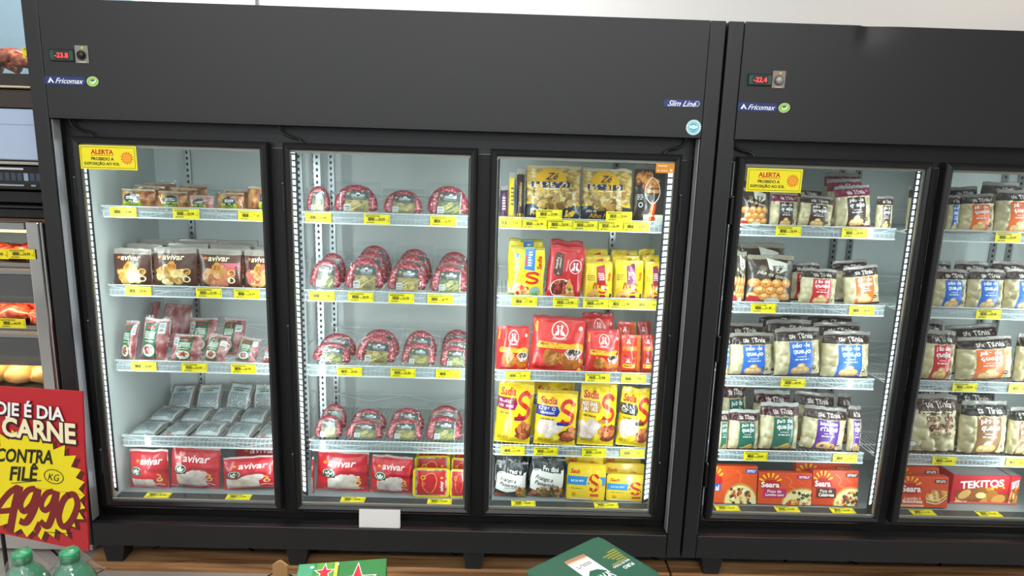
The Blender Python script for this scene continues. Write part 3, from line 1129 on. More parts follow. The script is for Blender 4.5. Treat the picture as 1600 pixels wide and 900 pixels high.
def k_grill(i):
    w, h = 0.125, 0.095
    base = [BROWNMEAT, BROWNMEAT, MEAT, BROWNMEAT, BROWNMEAT][i]
    r0, f = bag_mesh('meat', w, h, 0.05, base, [(0, .92, 1, 1, '#a89c8c')], None, 91 + i, wr=1.8)
    r = empty('grill_meat_pack')
    r0.parent = r
    lb = MB()
    uc = [.36, .5, .45, .5, .8][i]
    lb.art([('r', uc - .28, .08, uc + .28, .44, '#a8bc2c'), ('e', uc, .56, .27, .2, '#23262a'), ('ring', uc, .56, .25, .185, .012, '#aeb6b2'), ('lines', uc - .16, uc + .16, .5, .66, 2, '#dfe4e2'), ('lines', uc - .2, uc + .2, .14, .34, 3, '#4e5c18')], w, h, f, P, .012)
    lb.build('label', r)['label'] = 'black oval label over a lime green band'
    cl = MB()
    film_sheet(cl, w * 1.06, h * 1.1, lambda x, z: f(x / 1.06, z / 1.1)[1] - .005, FILM)
    cl.build('clear_film', r)
    return r


def k_ribs(i):
    w, h = 0.13, 0.1
    r0, f = bag_mesh('meat', w, h, 0.05, MEAT, [], None, 101 + i, wr=2.0)
    r = empty('meat_pack')
    r0.parent = r
    st = MB()
    st.art([('r', .1, .3, .42, .62, '#dfe4e4'), ('bar', .14, .36, .38, .46, '#3a4448'), ('lines', .13, .39, .5, .6, 2, '#4a5458')], w, h, lambda x, z, l: f(x, z, l + .003), Q, .012)
    st.build('price_sticker', r)
    cl = MB()
    film_sheet(cl, w * 1.12, h * 1.1, lambda x, z: f(x / 1.12, z / 1.1)[1] - .006, FILM)
    cl.build('clear_film', r)
    return r


def k_vacuum(i):
    """vacuum pack lying on its back, print upward: built standing, laid down when placed"""
    w, h = 0.15, 0.125
    r0, f = bag_mesh('meat', w, h, 0.034, mix_mat('printed_vacuum_film', ['#a8b0b2', '#bcc4c6', '#cdd4d6', '#dde2e4'], 14, 0.3, 0.5), [(0, 0, 1, .07, '#8a7c74'), (0, 0, .06, 1, '#8a7c74'), (.94, 0, 1, 1, '#8a7c74'), (0, .93, 1, 1, '#9a8e86')], None, 111 + i, wr=2.2, crimp=.1)
    r = empty('vacuum_pack')
    r0.parent = r
    lb = MB()
    art = [('lines', .14, .86, .16, .62, 9, '#5c686c'), ('lines', .25, .65, .68, .75, 1, '#4a565a'), ('r', .15, .78, .62, .815, '#8a9a54'), ('r', .62, .78, .85, .815, '#3e6a9a')]
    if i % 2:
        art += [('r', .5, .8, .78, .93, '#dfe5ea'), ('bar', .54, .83, .74, .9, '#3a4448'), ('food', .24, .1, .12, .06, ['#a86a64', '#b88078'], 8, i)]
    lb.art(art, w, h, f, P, .014)
    lb.build('label', r)
    cl = MB()
    film_sheet(cl, w * 1.08, h * 1.1, lambda x, z: f(x / 1.08, z / 1.1)[1] - .004, FILM, z0=-.004)
    cl.build('clear_film', r)
    return r


def rr_pts(w, h, rad, n=5):
    out = []
    for cx, cz, s0 in ((w / 2 - rad, h - rad, 0), (-w / 2 + rad, h - rad, 90), (-w / 2 + rad, rad, 180), (w / 2 - rad, rad, 270)):
        for i in range(n + 1):
            t = R(s0 + 90 * i / n)
            out.append((cx + rad * math.cos(t), cz + rad * math.sin(t)))
    return out


def tray_body(w, h, d, col, rad=.014):
    mb = MB()
    m = mat(col, .35, tag='tray')
    mb.prism(rr_pts(w, h, rad), 0, .006, m)
    mb.prism([(x * .88, .06 * h + z * .88) for x, z in rr_pts(w, h, rad)], .006, d, m)
    return mb


def k_tray_red(i):
    w, h, d = .135, .125, .036
    r = empty('meat_tray')
    tray_body(w, h, d, '#e6c31e').build('tray', r)
    dome = MB()
    f = sfun(w * .84, h * .9, .018, 120, crimp=.02, wr=.5, pinch=0, irr=0)
    g = lambda x, z, l=0: (x, f(x, z)[1] - .0015 - l, z + .008)
    vs, fs = [], []
    nx, nz = 16, 16
    for b in range(nz + 1):
        for a in range(nx + 1):
            vs.append(g(-w * .42 + w * .84 * a / nx, h * .9 * b / nz))
    for b in range(nz):
        for a in range(nx):
            q = b * (nx + 1) + a
            fs.append((q, q + 1, q + nx + 2, q + nx + 1))
    dome.add(vs, fs, mix_mat('tray_chicken', ['#5c3c30', '#8c6c5c', '#b8a090', '#d8cabc'], 40, .25, .4), True)
    dome.build('meat', r)
    lb = MB()
    W, H = w * .84, h * .9
    lb.art([('p', [(.05, .04), (.95, .04), (.95, .96), (.05, .96), (.05, .5), (.22, .5), (.26, .7), (.42, .86), (.6, .84), (.68, .6), (.62, .3), (.5, .12), (.36, .16), (.24, .34), (.22, .5), (.05, .5)], '#b5222c'),
            ('s', [(.22, .5), (.26, .7), (.42, .86), (.6, .84), (.68, .6), (.62, .3), (.5, .12), (.36, .16), (.24, .34)], .02, '#e0a23c', True), ('t', 'avivar', .84, .38, .4, '#f4e2e0', .02, .1, 90), ('e', .84, .70, .05, .04, '#e0a23c'), ('e', .24, .70, .09, .09, '#d8962c'), ('e', .24, .7, .05, .05, '#8c3c1c')], W, H, lambda x, z, l: g(x, z, l), P, .012)
    lb.build('label', r)['label'] = 'red printed label with an oval window'
    return r


def k_espeto(i):
    w, h = .20, .215
    z = [(0, .30, 1, .93, FIBRE), (0, .93, 1, 1, '#b5aa90')]
    art = [('food', .5, .5, .44, .12, ['#c8ac68', '#b08c48', '#dcc888', '#94743a'], 40, 7 + i, .16), ('p', [(0, .30), (.5, .33), (1, .28), (1, .32), (.5, .37), (0, .34)], '#e0b820'), ('p', [(0, 0), (1, 0), (1, .28), (.5, .33), (0, .30)], '#242a3c'),
           ('e', .45, .72, .29, .25, '#e6ae1c'), ('r', .12, .62, .78, .69, '#2a3152'), ('r', .12, .44, .78, .62, FIBRE), ('r', .12, .62, .78, .69, '#2a3152'), ('r', .10, .60, .80, .70, '#2a3152'), ('t', 'E S P E T O', .45, .65, .60, '#f0ead8', .01, 0, 0, 1.0), ('t', 'Z\u00e9', .47, .80, .26, '#2b2440', .02, .5), ('t', 'do', .42, .725, .10, '#2b2440', .0, .4), ('lines', .3, .6, .56, .59, 1, '#f6f2e4'),
           ('food', .5, .32, .38, .10, ['#8a6c34', '#b48c48', '#705428', '#c8a864'], 26, 17 + i, .2),
           ('t', 'p\u00e3o de', .2, .21, .20, '#ece6d8', .01, .1), ('t', 'Frango com' if i == 0 else 'Alho Por\u00f3', .36 if i == 0 else .42, .13, .54, '#e0a21c', .015, .15), ('food', .8, .14, .12, .08, ['#e8c030', '#d8a020', '#f0d870'], 10, 27 + i)]
    return bag('shredded_chicken_bag', w, h, .07, '#8d7a48', z, art, 131 + i, wr=1.5)


def k_slim(i):
    c, t, tc = [('#4c2a4a', '', '#d8c8d8'), ('#d8c020', '', '#4a3a10'), ('#2e211a', 'chocolate', '#c09858')][i]
    w, h = .06, .19
    art = ([('t', t, .5, .5, 1.4, tc, .02, .1, 90)] if t else [('lines', .3, .7, .3, .7, 5, tc)]) + [('r', .1, .06, .9, .14, '#c9a030'), ('r', .0, .88, 1, 1, '#9a9690')]
    return bag('snack_bag', w, h, .05, c, [(.66, .1, 1, .86, '#8c8a88')] if i == 1 else [], art, 141 + i, wr=1.2)


def k_skewer(i):
    w, h = .15, .21
    art = [('food', .35, .72, .32, .2, ['#8a4a20', '#b87434', '#6a3416', '#c88c4c'], 30, 31, .28)]
    for a in range(2):
        for b in range(3):
            art.append(('e', .42 + a * .2, .55 + b * .085, .11, .05, ['#c07a36', '#a86428'][b % 2]))
    art += [('s', [(.3, .52), (.46, .76), (.66, .72), (.74, .5), (.52, .34)], .022, '#d8d4c8', True), ('p', [(.4, .02), (.6, .02), (.64, .36), (.5, .4)], '#c83a1e'), ('s', [(.5, .05), (.55, .34)], .04, '#e6b428'), ('r', .3, .0, 1, .16, '#dcd6ca'), ('p', [(.44, 0), (.66, 0), (.66, .1), (.56, .1), (.58, .24), (.46, .24)], '#c8321e'), ('ring', .2, .32, .05, .05, .02, '#c8ccd0'), ('lines', .1, .26, .4, .5, 3, '#b8bcc0')]
    return bag('skewer_bag', w, h, .06, '#2c241e', [(0, .92, 1, 1, '#5c544a')], art, 151 + i, wr=1.3)


def k_lasagna(i):
    w, h = .145, .20
    art = [('p', [(.42, .56), (.72, .54), (.72, .97), (.42, .97)], '#2a72b8'), ('lines', .52, .64, .62, .92, 6, '#f2f6fa'), ('r', .45, .62, .49, .84, '#c8302a'), ('t', 'Sadia', .85, .70, .36, '#c8281e', .03, .2, 90), ('e', .2, .80, .085, .085, '#3a8a7a'), ('ring', .2, .8, .05, .05, .03, '#e6ecd8'), ('ring', .23, .58, .07, .07, .012, '#b09820'),
           S_LOGO(.46, .30, .88, .50, .07), ('e', .3, .14, .30, .15, '#e8dcc0'), ('food', .3, .16, .26, .14, ['#b83a1e', '#d89a4c', '#e8d49a', '#c86a2c'], 26, 41), ('e', .76, .14, .15, .13, '#8aa49a'), ('food', .8, .1, .1, .08, ['#5a8a40', '#7aa850'], 8, 42), ('e', .1, .05, .1, .05, '#4a8a3a')]
    return bag('lasagna_bag', w, h, .045, '#ecd21c', [(0, .95, 1, 1, '#9c9420')], art, 161 + i)


def k_bolonhesa(i):
    w, h = .15, .20
    art = [('rr', .14, .42, .40, .86, .09, '#4e241a'), ('t', '\u00c0 BOLONHESA', .30, .64, .5, '#f2e6dc', .015, 0, 82), ('t', 'lasanha', .21, .66, .3, '#f2e6dc', .005, .1, 82), ('e', .42, .18, .34, .26, '#e2cfc4'), ('e', .42, .18, .31, .235, '#5c1a1c'), ('food', .36, .2, .22, .2, ['#8c2c28', '#6a1c1c', '#a84438'], 24, 43),
           ('p', [(.38, .02), (.86, .02), (.62, .40)], '#d8954c'), ('food', .64, .16, .14, .1, ['#e2b06a', '#c87c38', '#e6c890'], 14, 44), ('e', .66, .18, .05, .04, '#3c6a2c'), ('t', 'PERDIG\u00c3O', .52, .64, .3, '#f4dcd8', .0, 0, 82)] + BIRDS(.76, .62, .17, w, h)
    return bag('lasagna_bag', w, h, .045, '#c21e26', [(0, .95, 1, 1, '#a81a20')], art, 171 + i)


def k_mini(i):
    w, h = .115, .155
    pc = ['#b01c28', '#7a1f5a', '#8c2450'][i]
    art = [('p', [(.42, .40), (.74, .42), (.70, .92), (.40, .86)], pc), ('lines', .46, .68, .52, .72, 4, '#f6f0f0'), S_LOGO(.48, .20, .84, .42, .06), ('p', [(.08, 0), (.48, 0), (.5, .24), (.36, .34), (.1, .16)], '#d8a058'), ('food', .28, .12, .16, .1, ['#c88c44', '#e2b678', '#a86c30'], 12, 51 + i), ('s', [(.3, .3), (.36, .46), (.42, .3)], .04, '#9a3a1c'), ('rr', .54, .03, .74, .14, .03, pc), ('e', .64, .33, .07, .06, '#f4f0e4'), ('t', 'Sadia', .86, .6, .3, '#c8281e', .03, .2, 80), ('r', .9, .05, .96, .18, '#2a2a24'), ('lines', .08, .34, .5, .66, 3, '#a08a18')]
    return bag('sandwich_bag', w, h, .05, '#e8c71c', [(0, .93, 1, 1, '#c0a41c')], art, 181 + i, wr=1.6)


def k_chicken(i):
    w, h = (.205, .205) if i < 2 else (.14, .16)
    y = .47
    art = BIRDS(.52, .76, .15, w, h) + [('t', 'PERDIG\u00c3O', .52, .62, .26, '#f4dcd8', .0), ('p', [(.10, .48), (.14, .56), (.3, .55), (.55, .54), (.72, .52), (.86, .55), (.98, .5), (.98, .36), (.8, .42), (.5, .44), (.2, .44), (.12, .44)], '#e6b020'),
           ('t', 'MINI CHICKEN', .42, .515, .50, '#7c2a14', .015), ('lines', .3, .6, .45, .47, 1, '#a04a1c'), ('food', .40, .26, .24, .15, NUG, 20, 61 + i, .36), ('food', .75, .22, .2, .16, ['#b8641e', '#c87424', '#a4561a'], 14, 62 + i, .5), ('e', .80, .36, .17, .085, '#d8cfd0'), ('e', .80, .375, .145, .06, '#3a1a18'), ('p', [(.64, .34), (.96, .34), (.88, .24), (.72, .24)], '#d8cfd0'),
           ('r', .06, .72, .10, .9, '#e6b020'), ('p', [(.88, .03), (.98, .03), (.93, .10)], '#e6c020'), ('e', .91, .80, .04, .04, '#f0c8c0'), ('lines', .1, .5, .03, .1, 2, '#8c1418')]
    return bag('breaded_chicken_bag', w, h, .06, '#d3231f', [(0, .95, 1, 1, '#a81a1c')], art, 191 + i, wr=1.4)


def k_sticks(i):
    w, h = .085, .16
    art = [('r', .1, .06, .9, .10, '#8c1418'), ('r', .1, .62, .8, .72, '#c87828'), ('lines', .15, .75, .44, .52, 1, '#8c1418'), ('rr', .12, .18, .7, .28, .05, '#e6b020'), ('lines', .18, .62, .2, .26, 1, '#7c2a14'), ('food', .6, .44, .14, .05, NUG, 8, 71)] + BIRDS(.38, .84, .16, w, h, ring=False) + BIRDS(.36, .37, .16, w, h, ring=False)
    return bag('breaded_chicken_bag', w, h, .055, ['#c8321e', '#a82620'][i], [(.8, 0, 1, 1, '#b86a1c')] if i == 0 else [], art, 201 + i, wr=2.2)


def k_sadia(i):
    w, h = .165, .205
    pc, tx = [('#8c1a4a', ('FRANGO \u00c0', 'PASSARINHO')), ('#26308c', ('EZINHO', 'PASSARINHO')), ('#b88438', ('ASINHA', 'LADAS')), ('#3c3226', ('ASAS', 'COXTULIPA'))][i]
    clear = [None, (.1, .24, .52, .46), (.04, .2, .42, .4), (.06, .2, .56, .46)][i]
    z = [(0, .95, 1, 1, '#c8a81c')]
    art = []
    if clear:
        cu, cv = (clear[0] + clear[2]) / 2, (clear[1] + clear[3]) / 2
        art.append(('food', cu, cv, .26, .17, [PALECHK, mix_mat('pale_thigh', ['#c09a94', '#dcc0b6', '#eadcd4'], 30, .3, .3)], 22, 80 + i, .5))
    art += [('t', 'Sadia', .28, .83, .42, '#c0241c', .03, .2), ('p', [(0, .56), (.5, .56), (.56, .65), (.5, .74), (0, .74)], pc), ('t', tx[0], .25, .69, .40, '#f4ecec', .01), ('t', tx[1], .25, .615, .40, '#f4ecec', .01),
            S_LOGO(.58, .44, .94, .82, .09), ('e', .80, .2, .26, .15, '#5a2c18'), ('food', .76, .24, .22, .18, MEATC + ['#d88a50'], 20, 81 + i, .4), ('e', .5, .16, .1, .1, '#e8d040'), ('ring', .5, .16, .08, .08, .012, '#9a8018'), ('lines', .08, .4, .08, .14, 2, '#8a7420'), ('rr', .5, .40, .78, .46, .02, pc), ('lines', .1, .42, .48, .53, 1, '#8a7420')]
    return bag('seasoned_chicken_bag', w, h, .075, '#edc91e', z, art, 211 + i, wr=1.8)


def k_fredini(i):
    w, h = .165, .165
    art = [('food', .5, .84, .46, .15, ['#2c2c2e', '#3c3c40', '#1e1e20', '#5a5a5e'], 26, 91 + i, .22), ('p', [(.03, .20), (.06, .66), (.3, .72), (.62, .66), (.94, .74), (.96, .3), (.7, .22), (.4, .14)], '#e9e6e2'),
           ('food', .84, .16, .22, .15, ['#a8642c', '#c88c44', '#8c4c20', '#6a7a34'], 22, 92 + i), ('p', [(.28, .70), (.86, .66), (.84, .82), (.30, .84)], '#2a2a2c'), ('t', 'Fredini', .57, .755, .44, '#e8e8e6', .03, .0, -3), ('t', 'Frango a', .40, .50, .50, '#3a2c26', .015, .35, -6), ('t', 'Passarinho', .46, .37, .64, '#3a2c26', .015, .35, -6), ('lines', .3, .7, .26, .3, 1, '#8c8884'), ('s', [(.03, .2), (.06, .66), (.3, .72)], .015, '#f4f2f0'), ('food', .2, .06, .2, .06, ['#7a3420', '#9a4a2a'], 10, 93)]
    if i == 1:
        art.append(('food', .5, .12, .44, .17, ['#a8683c', '#8c4c28', '#c09060', '#6a7a34', '#7a3a20'], 44, 95, .16))
    return bag('seasoned_chicken_bag', w, h, .06, '#232325', [(0, .94, 1, 1, '#8c8a88')], art, 221 + i, wr=1.2)


def k_sadia_tray(i):
    w, h, d = .14, .125, .04
    r = empty('chicken_fillet_tray')
    tray_body(w, h, d, '#e8c226').build('tray', r)
    f = sfun(w * .97, h * .97, .012, 230, crimp=.02, wr=.4, pinch=0, irr=0)
    g = lambda x, z, l=0: (x, f(x, z)[1] - l, z + .002)
    vs, fs = [], []
    n = 14
    W, H = w * .97, h * .97
    for b in range(n + 1):
        for a in range(n + 1):
            vs.append(g(-W / 2 + W * a / n, H * b / n))
    for b in range(n):
        for a in range(n):
            q = b * (n + 1) + a
            fs.append((q, q + 1, q + n + 2, q + n + 1))
    fm = MB()
    fm.add(vs, fs, P('#e4bd2c'), True)
    fm.art([('rr', .03, .03, .97, .97, .07, '#e9c52e'), ('e', .66, .84, .17, .12, '#eed04a'), ('t', 'Sadia', .22, .80, .32, '#c0241c', .03, .2), ('r', 0, .42, 1, .66, '#2e86c8'), ('t', 'FIL\u00c9 DE PEITO', .27, .54, .42, '#eef6fa', .015), ('e', .70, .50, .2, .2, '#e9c52e'), S_LOGO(.58, .28, .84, .70, .075), ('e', .18, .14, .06, .06, '#c09c18'), ('r', .62, .1, .84, .18, '#c84a1e'), ('lines', .1, .4, .3, .34, 1, '#8a7420'), ('r', .1, .0, .6, .05, '#e6c8b8')], W, H, g, P, .014)
    fm.build('printed_film', r)
    return r


def k_cheese(i):
    """i: 0 blue, 1 red, 2 orange, 3 green, 4 purple, 5 cream, 6 tan, 7 dark brown, 8 brown with a magenta head"""
    w, h = .165, .195
    lab = ['#2c68c8', '#c42a32', '#e0662a', '#2c6656', '#5c2c8c', None, '#8a6038', '#46302a', '#43302a'][i]
    band = ['#33211e', '#33211e', '#33211e', '#4a2228', '#3a2420', '#4a2420', '#2a2624', '#4c3430', '#7c1e44'][i]
    a, b = ('biscoito', 'chipa') if i == 4 else ('p\u00e3o de', 'queijo')
    tc = '#f2f4f8' if lab else '#7a3028'
    L0, L1 = (.27, .80) if i not in (3,) else (.30, .86)
    box = (2 * L0 - 1 - .04, -1, 2 * L1 - 1 + .04, .74) if lab else (9, 9, 9, 9)
    z = [(0, .76, 1, .93, band), (0, .93, 1, 1, '#8d8682' if i != 3 else '#b4b4b0'), (0, 0, 1, .045, band)]
    um = (L0 + L1) / 2
    art = []
    if lab:
        art += [('p', [(L0, .045), (L1, .045), (L1 - .01, .74), (L0 + .01, .74)], lab)]
        art += [('t', a, um, .655, .40, tc, .025, .12), ('t', b, um + .01, .535, .41, tc, .03, .12), ('t', 'recheado', um, .44, .22, tc, .005, .1) if i != 4 else ('lines', um - .1, um + .1, .43, .45, 1, tc), ('lines', um - .15, um + .15, .36, .40, 1, tc)]
        fu, fv = um, .17
        if i in (3,):
            for q in range(4):
                art.append(('e', fu + .06 * q - .06, .1 + .025 * (q % 3), .13, .035, ['#e0bc6c', '#cfa04c'][q % 2], .35))
        elif i == 4:
            art += [('ring', fu - .04, .14, .13, .09, .08, '#d8b060'), ('ring', fu + .1, .12, .11, .08, .07, '#c89a4a')]
        else:
            for (du, dv, q) in ((0, .09, .10), (-.10, 0, .11), (.10, 0, .11), (0, -.01, .10)):
                art += [('e', fu + du, fv + dv - .03, q, q * .92, '#c58e4c'), ('e', fu + du - .01, fv + dv - .022, q * .86, q * .76, '#e2b878'), ('e', fu + du - .02, fv + dv - .005, q * .45, q * .36, '#f2d8a6')]
        art += [('e', L1 + .04, .5, .022, .022, '#e8e6e0'), ('e', L1 + .05, .42, .022, .022, '#e8e6e0'), ('e', L1 + .05, .34, .022, .022, '#e8e6e0'), ('e', L1 + .03, .2, .05, .05, '#3a2622'), ('lines', L1, L1 + .07, .19, .21, 1, '#e8e0d8')]
    else:
        art += [('t', a, .55, .62, .56, tc, .025, .1), ('t', b, .58, .49, .52, tc, .03, .1), ('t', 'Cl\u00e1ssico', .6, .39, .36, tc, .005, .2), ('r', .14, .70, .86, .765, '#4a2420'), ('lines', .2, .8, .715, .75, 1, '#e8dccc'), ('e', .08, .18, .075, .075, '#f0ece4'), ('ring', .08, .18, .06, .06, .012, '#3a2420')] + [('e', .93, .62 - .09 * q, .04, .04, '#4a2a26') for q in range(3)]
    art += [('t', 'tia T\u00e2nia', .54, .845, .52, '#f4ece6', .02, .12)]
    return bag('cheese_bread_bag', w, h, .07, DOUGH, z, art, 241 + i, back='#3a2a26', balls=(.024 if i != 6 else .02, box, .017), nx=34, nz=40, wr=.9)


def k_goldball(i):
    w, h = .165, .185
    art = [('food', .5, .64, .44, .16, ['#2c221e', '#4a3c30', '#6a5a44', '#1e1816'], 26, 101 + i, .2), ('p', [(.40, .94), (.44, .72), (.66, .64), (.82, .70), (.84, .84)], '#d8d4c8'), ('lines', .5, .76, .72, .8, 2, '#6a6258'), ('t', 'p\u00e3o de queijo', .52, .60, .66, '#d8ccb8', .01, .2, -14)]
    rnd = random.Random(9 + i)
    for r_ in range(3):
        for c_ in range(4 - r_ % 2):
            u, v = .16 + .22 * c_ + (.11 if r_ % 2 else 0), .16 + .14 * r_
            art += [('e', u, v, .125, .105, '#b4682a'), ('e', u - .01, v + .012, .108, .088, '#d69a50'), ('e', u - .02, v + .03, .06, .045, '#ecc48a')]
    art += [('p', [(0, .02), (.34, .02), (.26, .16), (.08, .18)], '#c03040'), ('e', .56, .08, .17, .07, '#e6e2d8'), ('r', .72, 0, 1, .1, '#2a201c')]
    return bag('cheese_bread_bag', w, h, .065, '#3c3028', [(0, .9, 1, 1, '#8c8474')], art, 251 + i, wr=1.8)


def carton(name, w, h, d, col, art, side=None, topc=None):
    mb = MB()
    mb.box((-w / 2, 0, 0), (w / 2, d, h), Q(col), .0015)
    mb.art(art, w, h, FLAT(0), Q)
    if side:
        mb.art(side, d, h, lambda x, z, l: (-w / 2 - l, d / 2 - x, z), Q)
    if topc:
        mb.art([('r', .02, .03, .98, .97, topc)], w, d, lambda x, z, l: (x, z, h + l), Q)
    return mb.build(name)


def rays(u, v, r0, r1, w, h, c, a0=25, a1=155, n=6):
    out = []
    for q in range(n):
        t = R(a0 + (a1 - a0) * q / (n - 1))
        du, dv = math.cos(t), math.sin(t) * w / h
        nu, nv = -math.sin(t) * .012, math.cos(t) * .012 * w / h
        out.append(('p', [(u + du * r0 + nu, v + dv * r0 + nv), (u + du * r1 + 1.9 * nu, v + dv * r1 + 1.9 * nv), (u + du * (r1 + .012), v + dv * (r1 + .012)), (u + du * r1 - 1.9 * nu, v + dv * r1 - 1.9 * nv), (u + du * r0 - nu, v + dv * r0 - nv)], c))
    return out


def k_pizza(i):
    w, h, d = .215, .145, .03
    base = ['#d8501e', '#d84a1c', '#cf431c'][i]
    pc = ['#2a54b0', '#b02468', '#55261c'][i]
    cu = [.62, .84, .86][i]
    art = [('s', [(.5, .9), (.62, .74), (.58, .6), (.7, .5)], .02, '#e8743a'), ('s', [(.8, .95), (.74, .8), (.84, .66)], .016, '#e06a30'),
           ('e', cu, .06, .40, .33, '#c88a3c'), ('e', cu, .05, .37, .30, '#e6d49a'), ('food', cu, .12, .34, .22, PIZ, 46, 111 + i, .14)]
    rnd = random.Random(40 + i)
    for q in range(6):
        u, v = cu + rnd.uniform(-.24, .18), rnd.uniform(.1, .42)
        art += [('e', u, v, .038, .03, '#2c2826'), ('e', u, v, .016, .012, '#8c7c50')]
    art += [('e', .22 if i else -.02, .62, .2, .105, '#b8201c')] + rays(.22 if i else -.02, .66, .13, .22, w, h, '#f0b82c') + ([('t', 'Seara', .22, .625, .34, '#f6f0ea', .03, 0)] if i else [])
    art += [('rr', .1, .22, .52, .50, .03, pc), ('t', 'Pizza de', .3, .42, .26, '#f2e8e4', .01), ('t', ['', 'Lombo com', 'Calabresa'][i], .31, .31, .34, '#f6f0ec', .025)] if i else [('rr', -.0, .34, .14, .52, .02, pc), ('t', 'al', .06, .42, .08, '#f2f2f6', .02)]
    art += [('rr', .72, .82, .98, .94, .02, pc if i != 2 else '#5c2a1c'), ('lines', .75, .95, .84, .92, 2, '#f0e6e0')]
    return carton('pizza_box', w, h, d, base, art, [('r', .1, .1, .9, .9, '#b03a18')])


def k_lasagna_box(i):
    w, h, d = .19, .125, .035
    art = [('e', .2, .60, .24, .125, '#b8201c')] + rays(.18, .64, .15, .25, w, h, '#f0b82c') + [('t', 'Seara', .22, .605, .40, '#f6f0ea', .03, 0), ('t', 'Lasanha \u00e0', .26, .30, .34, '#f6e8dc', .01), ('t', 'Bolonhesa', .26, .2, .42, '#f8f0e8', .025), ('r', .0, .03, .5, .09, '#e0b890'), ('rr', .70, .80, .96, .92, .02, '#5c2a1c'), ('lines', .73, .93, .82, .9, 2, '#f0e6e0'),
           ('p', [(.52, .36), (.72, .58), (.98, .56), (.98, .4), (.78, .2), (.54, .24)], '#d8a458'), ('p', [(.52, .36), (.54, .24), (.78, .2), (.98, .4), (.98, .3), (.8, .08), (.54, .12)], '#b06030'), ('food', .74, .42, .2, .12, ['#e6c07a', '#d09048', '#f0d8a0', '#b8622c'], 22, 121), ('s', [(.54, .2), (.78, .14), (.97, .34)], .02, '#f0dcb0'), ('s', [(.54, .3), (.78, .24), (.97, .44)], .02, '#e8c888')]
    return carton('lasagna_box', w, h, d, '#d4461c', art, [('r', .1, .1, .9, .9, '#a83418')])


def k_tekitos(i):
    w, h, d = .20, .125, .09
    art = [('t', 'TEKITOS', .52, .70, .76, '#f8f2ec', .035, 0, 5, 1.15), ('p', [(.26, .40), (.6, .46), (.74, .50), (.74, .60), (.58, .56), (.26, .49)], '#e6b424'), ('t', 'TRADICIONAL', .49, .50, .42, '#8c2418', .015, 0, 7), ('e', .84, .54, .07, .05, '#c43a20')] + rays(.84, .54, .05, .08, w, h, '#f0c040', n=4) + [('food', .5, .22, .47, .13, NUG + ['#dfae68'], 30, 131, .3), ('e', .52, .30, .09, .07, '#e8d494'), ('r', 0, 0, 1, .07, '#cf5a50'), ('lines', .08, .3, .04, .1, 1, '#f0d8d0')]
    side = [('t', 'TEKITOS', .5, .62, .5, '#f2dcd6', .03, 0, 70), ('food', .5, .25, .3, .14, NUG, 10, 132), ('e', .5, .22, .2, .15, '#e0c080')]
    return carton('nugget_box', w, h, d, '#c5202c', art, side, '#a9a5a3')


KINDS = {
    'avivar_brown': (k_avivar_brown, .155, .165), 'avivar_red': (k_avivar_red, .18, .17), 'green': (k_green_pack, .10, .14), 'sausage': (k_sausage, .135, .125),
    'grill': (k_grill, .125, .095), 'ribs': (k_ribs, .13, .10), 'vacuum': (k_vacuum, .15, .125), 'tray_red': (k_tray_red, .135, .125), 'espeto': (k_espeto, .20, .215),
    'slim': (k_slim, .06, .19), 'skewer': (k_skewer, .15, .21), 'lasagna': (k_lasagna, .145, .20), 'bolonhesa': (k_bolonhesa, .15, .20), 'mini': (k_mini, .115, .155),
    'chicken': (k_chicken, .205, .205), 'chicken_small': (lambda i: k_chicken(2), .14, .16), 'sticks': (k_sticks, .085, .16), 'sadia': (k_sadia, .165, .205), 'fredini': (k_fredini, .165, .165),
    'sadia_tray': (k_sadia_tray, .14, .125), 'cheese': (k_cheese, .165, .195), 'goldball': (k_goldball, .165, .185), 'pizza': (k_pizza, .215, .145), 'lasagna_box': (k_lasagna_box, .19, .125), 'tekitos': (k_tekitos, .20, .125),
}
PROTO = {}


def fetch(kind, var):
    """the first call builds the thing, every later one copies it with its parts"""
    k = (kind, var)
    if k in PROTO:
        return dup(PROTO[k])
    PROTO[k] = KINDS[kind][0](var)
    return PROTO[k]
# ------------------------------------------------------------------ stock on the shelves
BAYN = {'b1': 'the left door', 'b2': 'the second door', 'b3': 'the third door', 'c1': 'the fourth door', 'c2': 'the rightmost door'}
SHN = ['top shelf', 'second shelf', 'third shelf', 'fourth shelf', 'bottom deck']
ORD = ['first', 'second', 'third', 'fourth', 'fifth', 'sixth', 'seventh', 'eighth', 'ninth']
PY_SHELF = {'b1': (325, 447, 565, 684, 769), 'b2': (335, 457, 573, 690, 771), 'b3': (346, 467, 581, 696, 776), 'c1': (356, 477, 592, 708, 790), 'c2': (365, 485, 600, 718, 795)}


import numpy as np
DIMS = {}
PREV = {}
BAYX = {'b1': (.078, .700), 'b2': (.796, 1.415), 'b3': (1.503, 2.120), 'c1': (2.378, 2.950), 'c2': (3.006, 3.625)}


def verts_of(o):
    """all vertices of a thing in its own frame"""
    if o.data and o.type == 'MESH':
        v = np.empty(len(o.data.vertices) * 3)
        o.data.vertices.foreach_get('co', v)
        out = [v.reshape(-1, 3)]
    else:
        out = []
    for c in o.children:
        v = np.empty(len(c.data.vertices) * 3)
        c.data.vertices.foreach_get('co', v)
        out.append(v.reshape(-1, 3))
    return np.concatenate(out)


def settle(o, V, z0, y0=None):
    """drop a thing on its shelf and push it up to the front edge"""
    M = np.array((o.rotation_euler.to_matrix() @ Matrix.Diagonal(o.scale)))
    W = V @ M.T
    o.location.z = z0 - W[:, 2].min()
    if y0 is not None:
        o.location.y = y0 - W[:, 1].min()
    return W


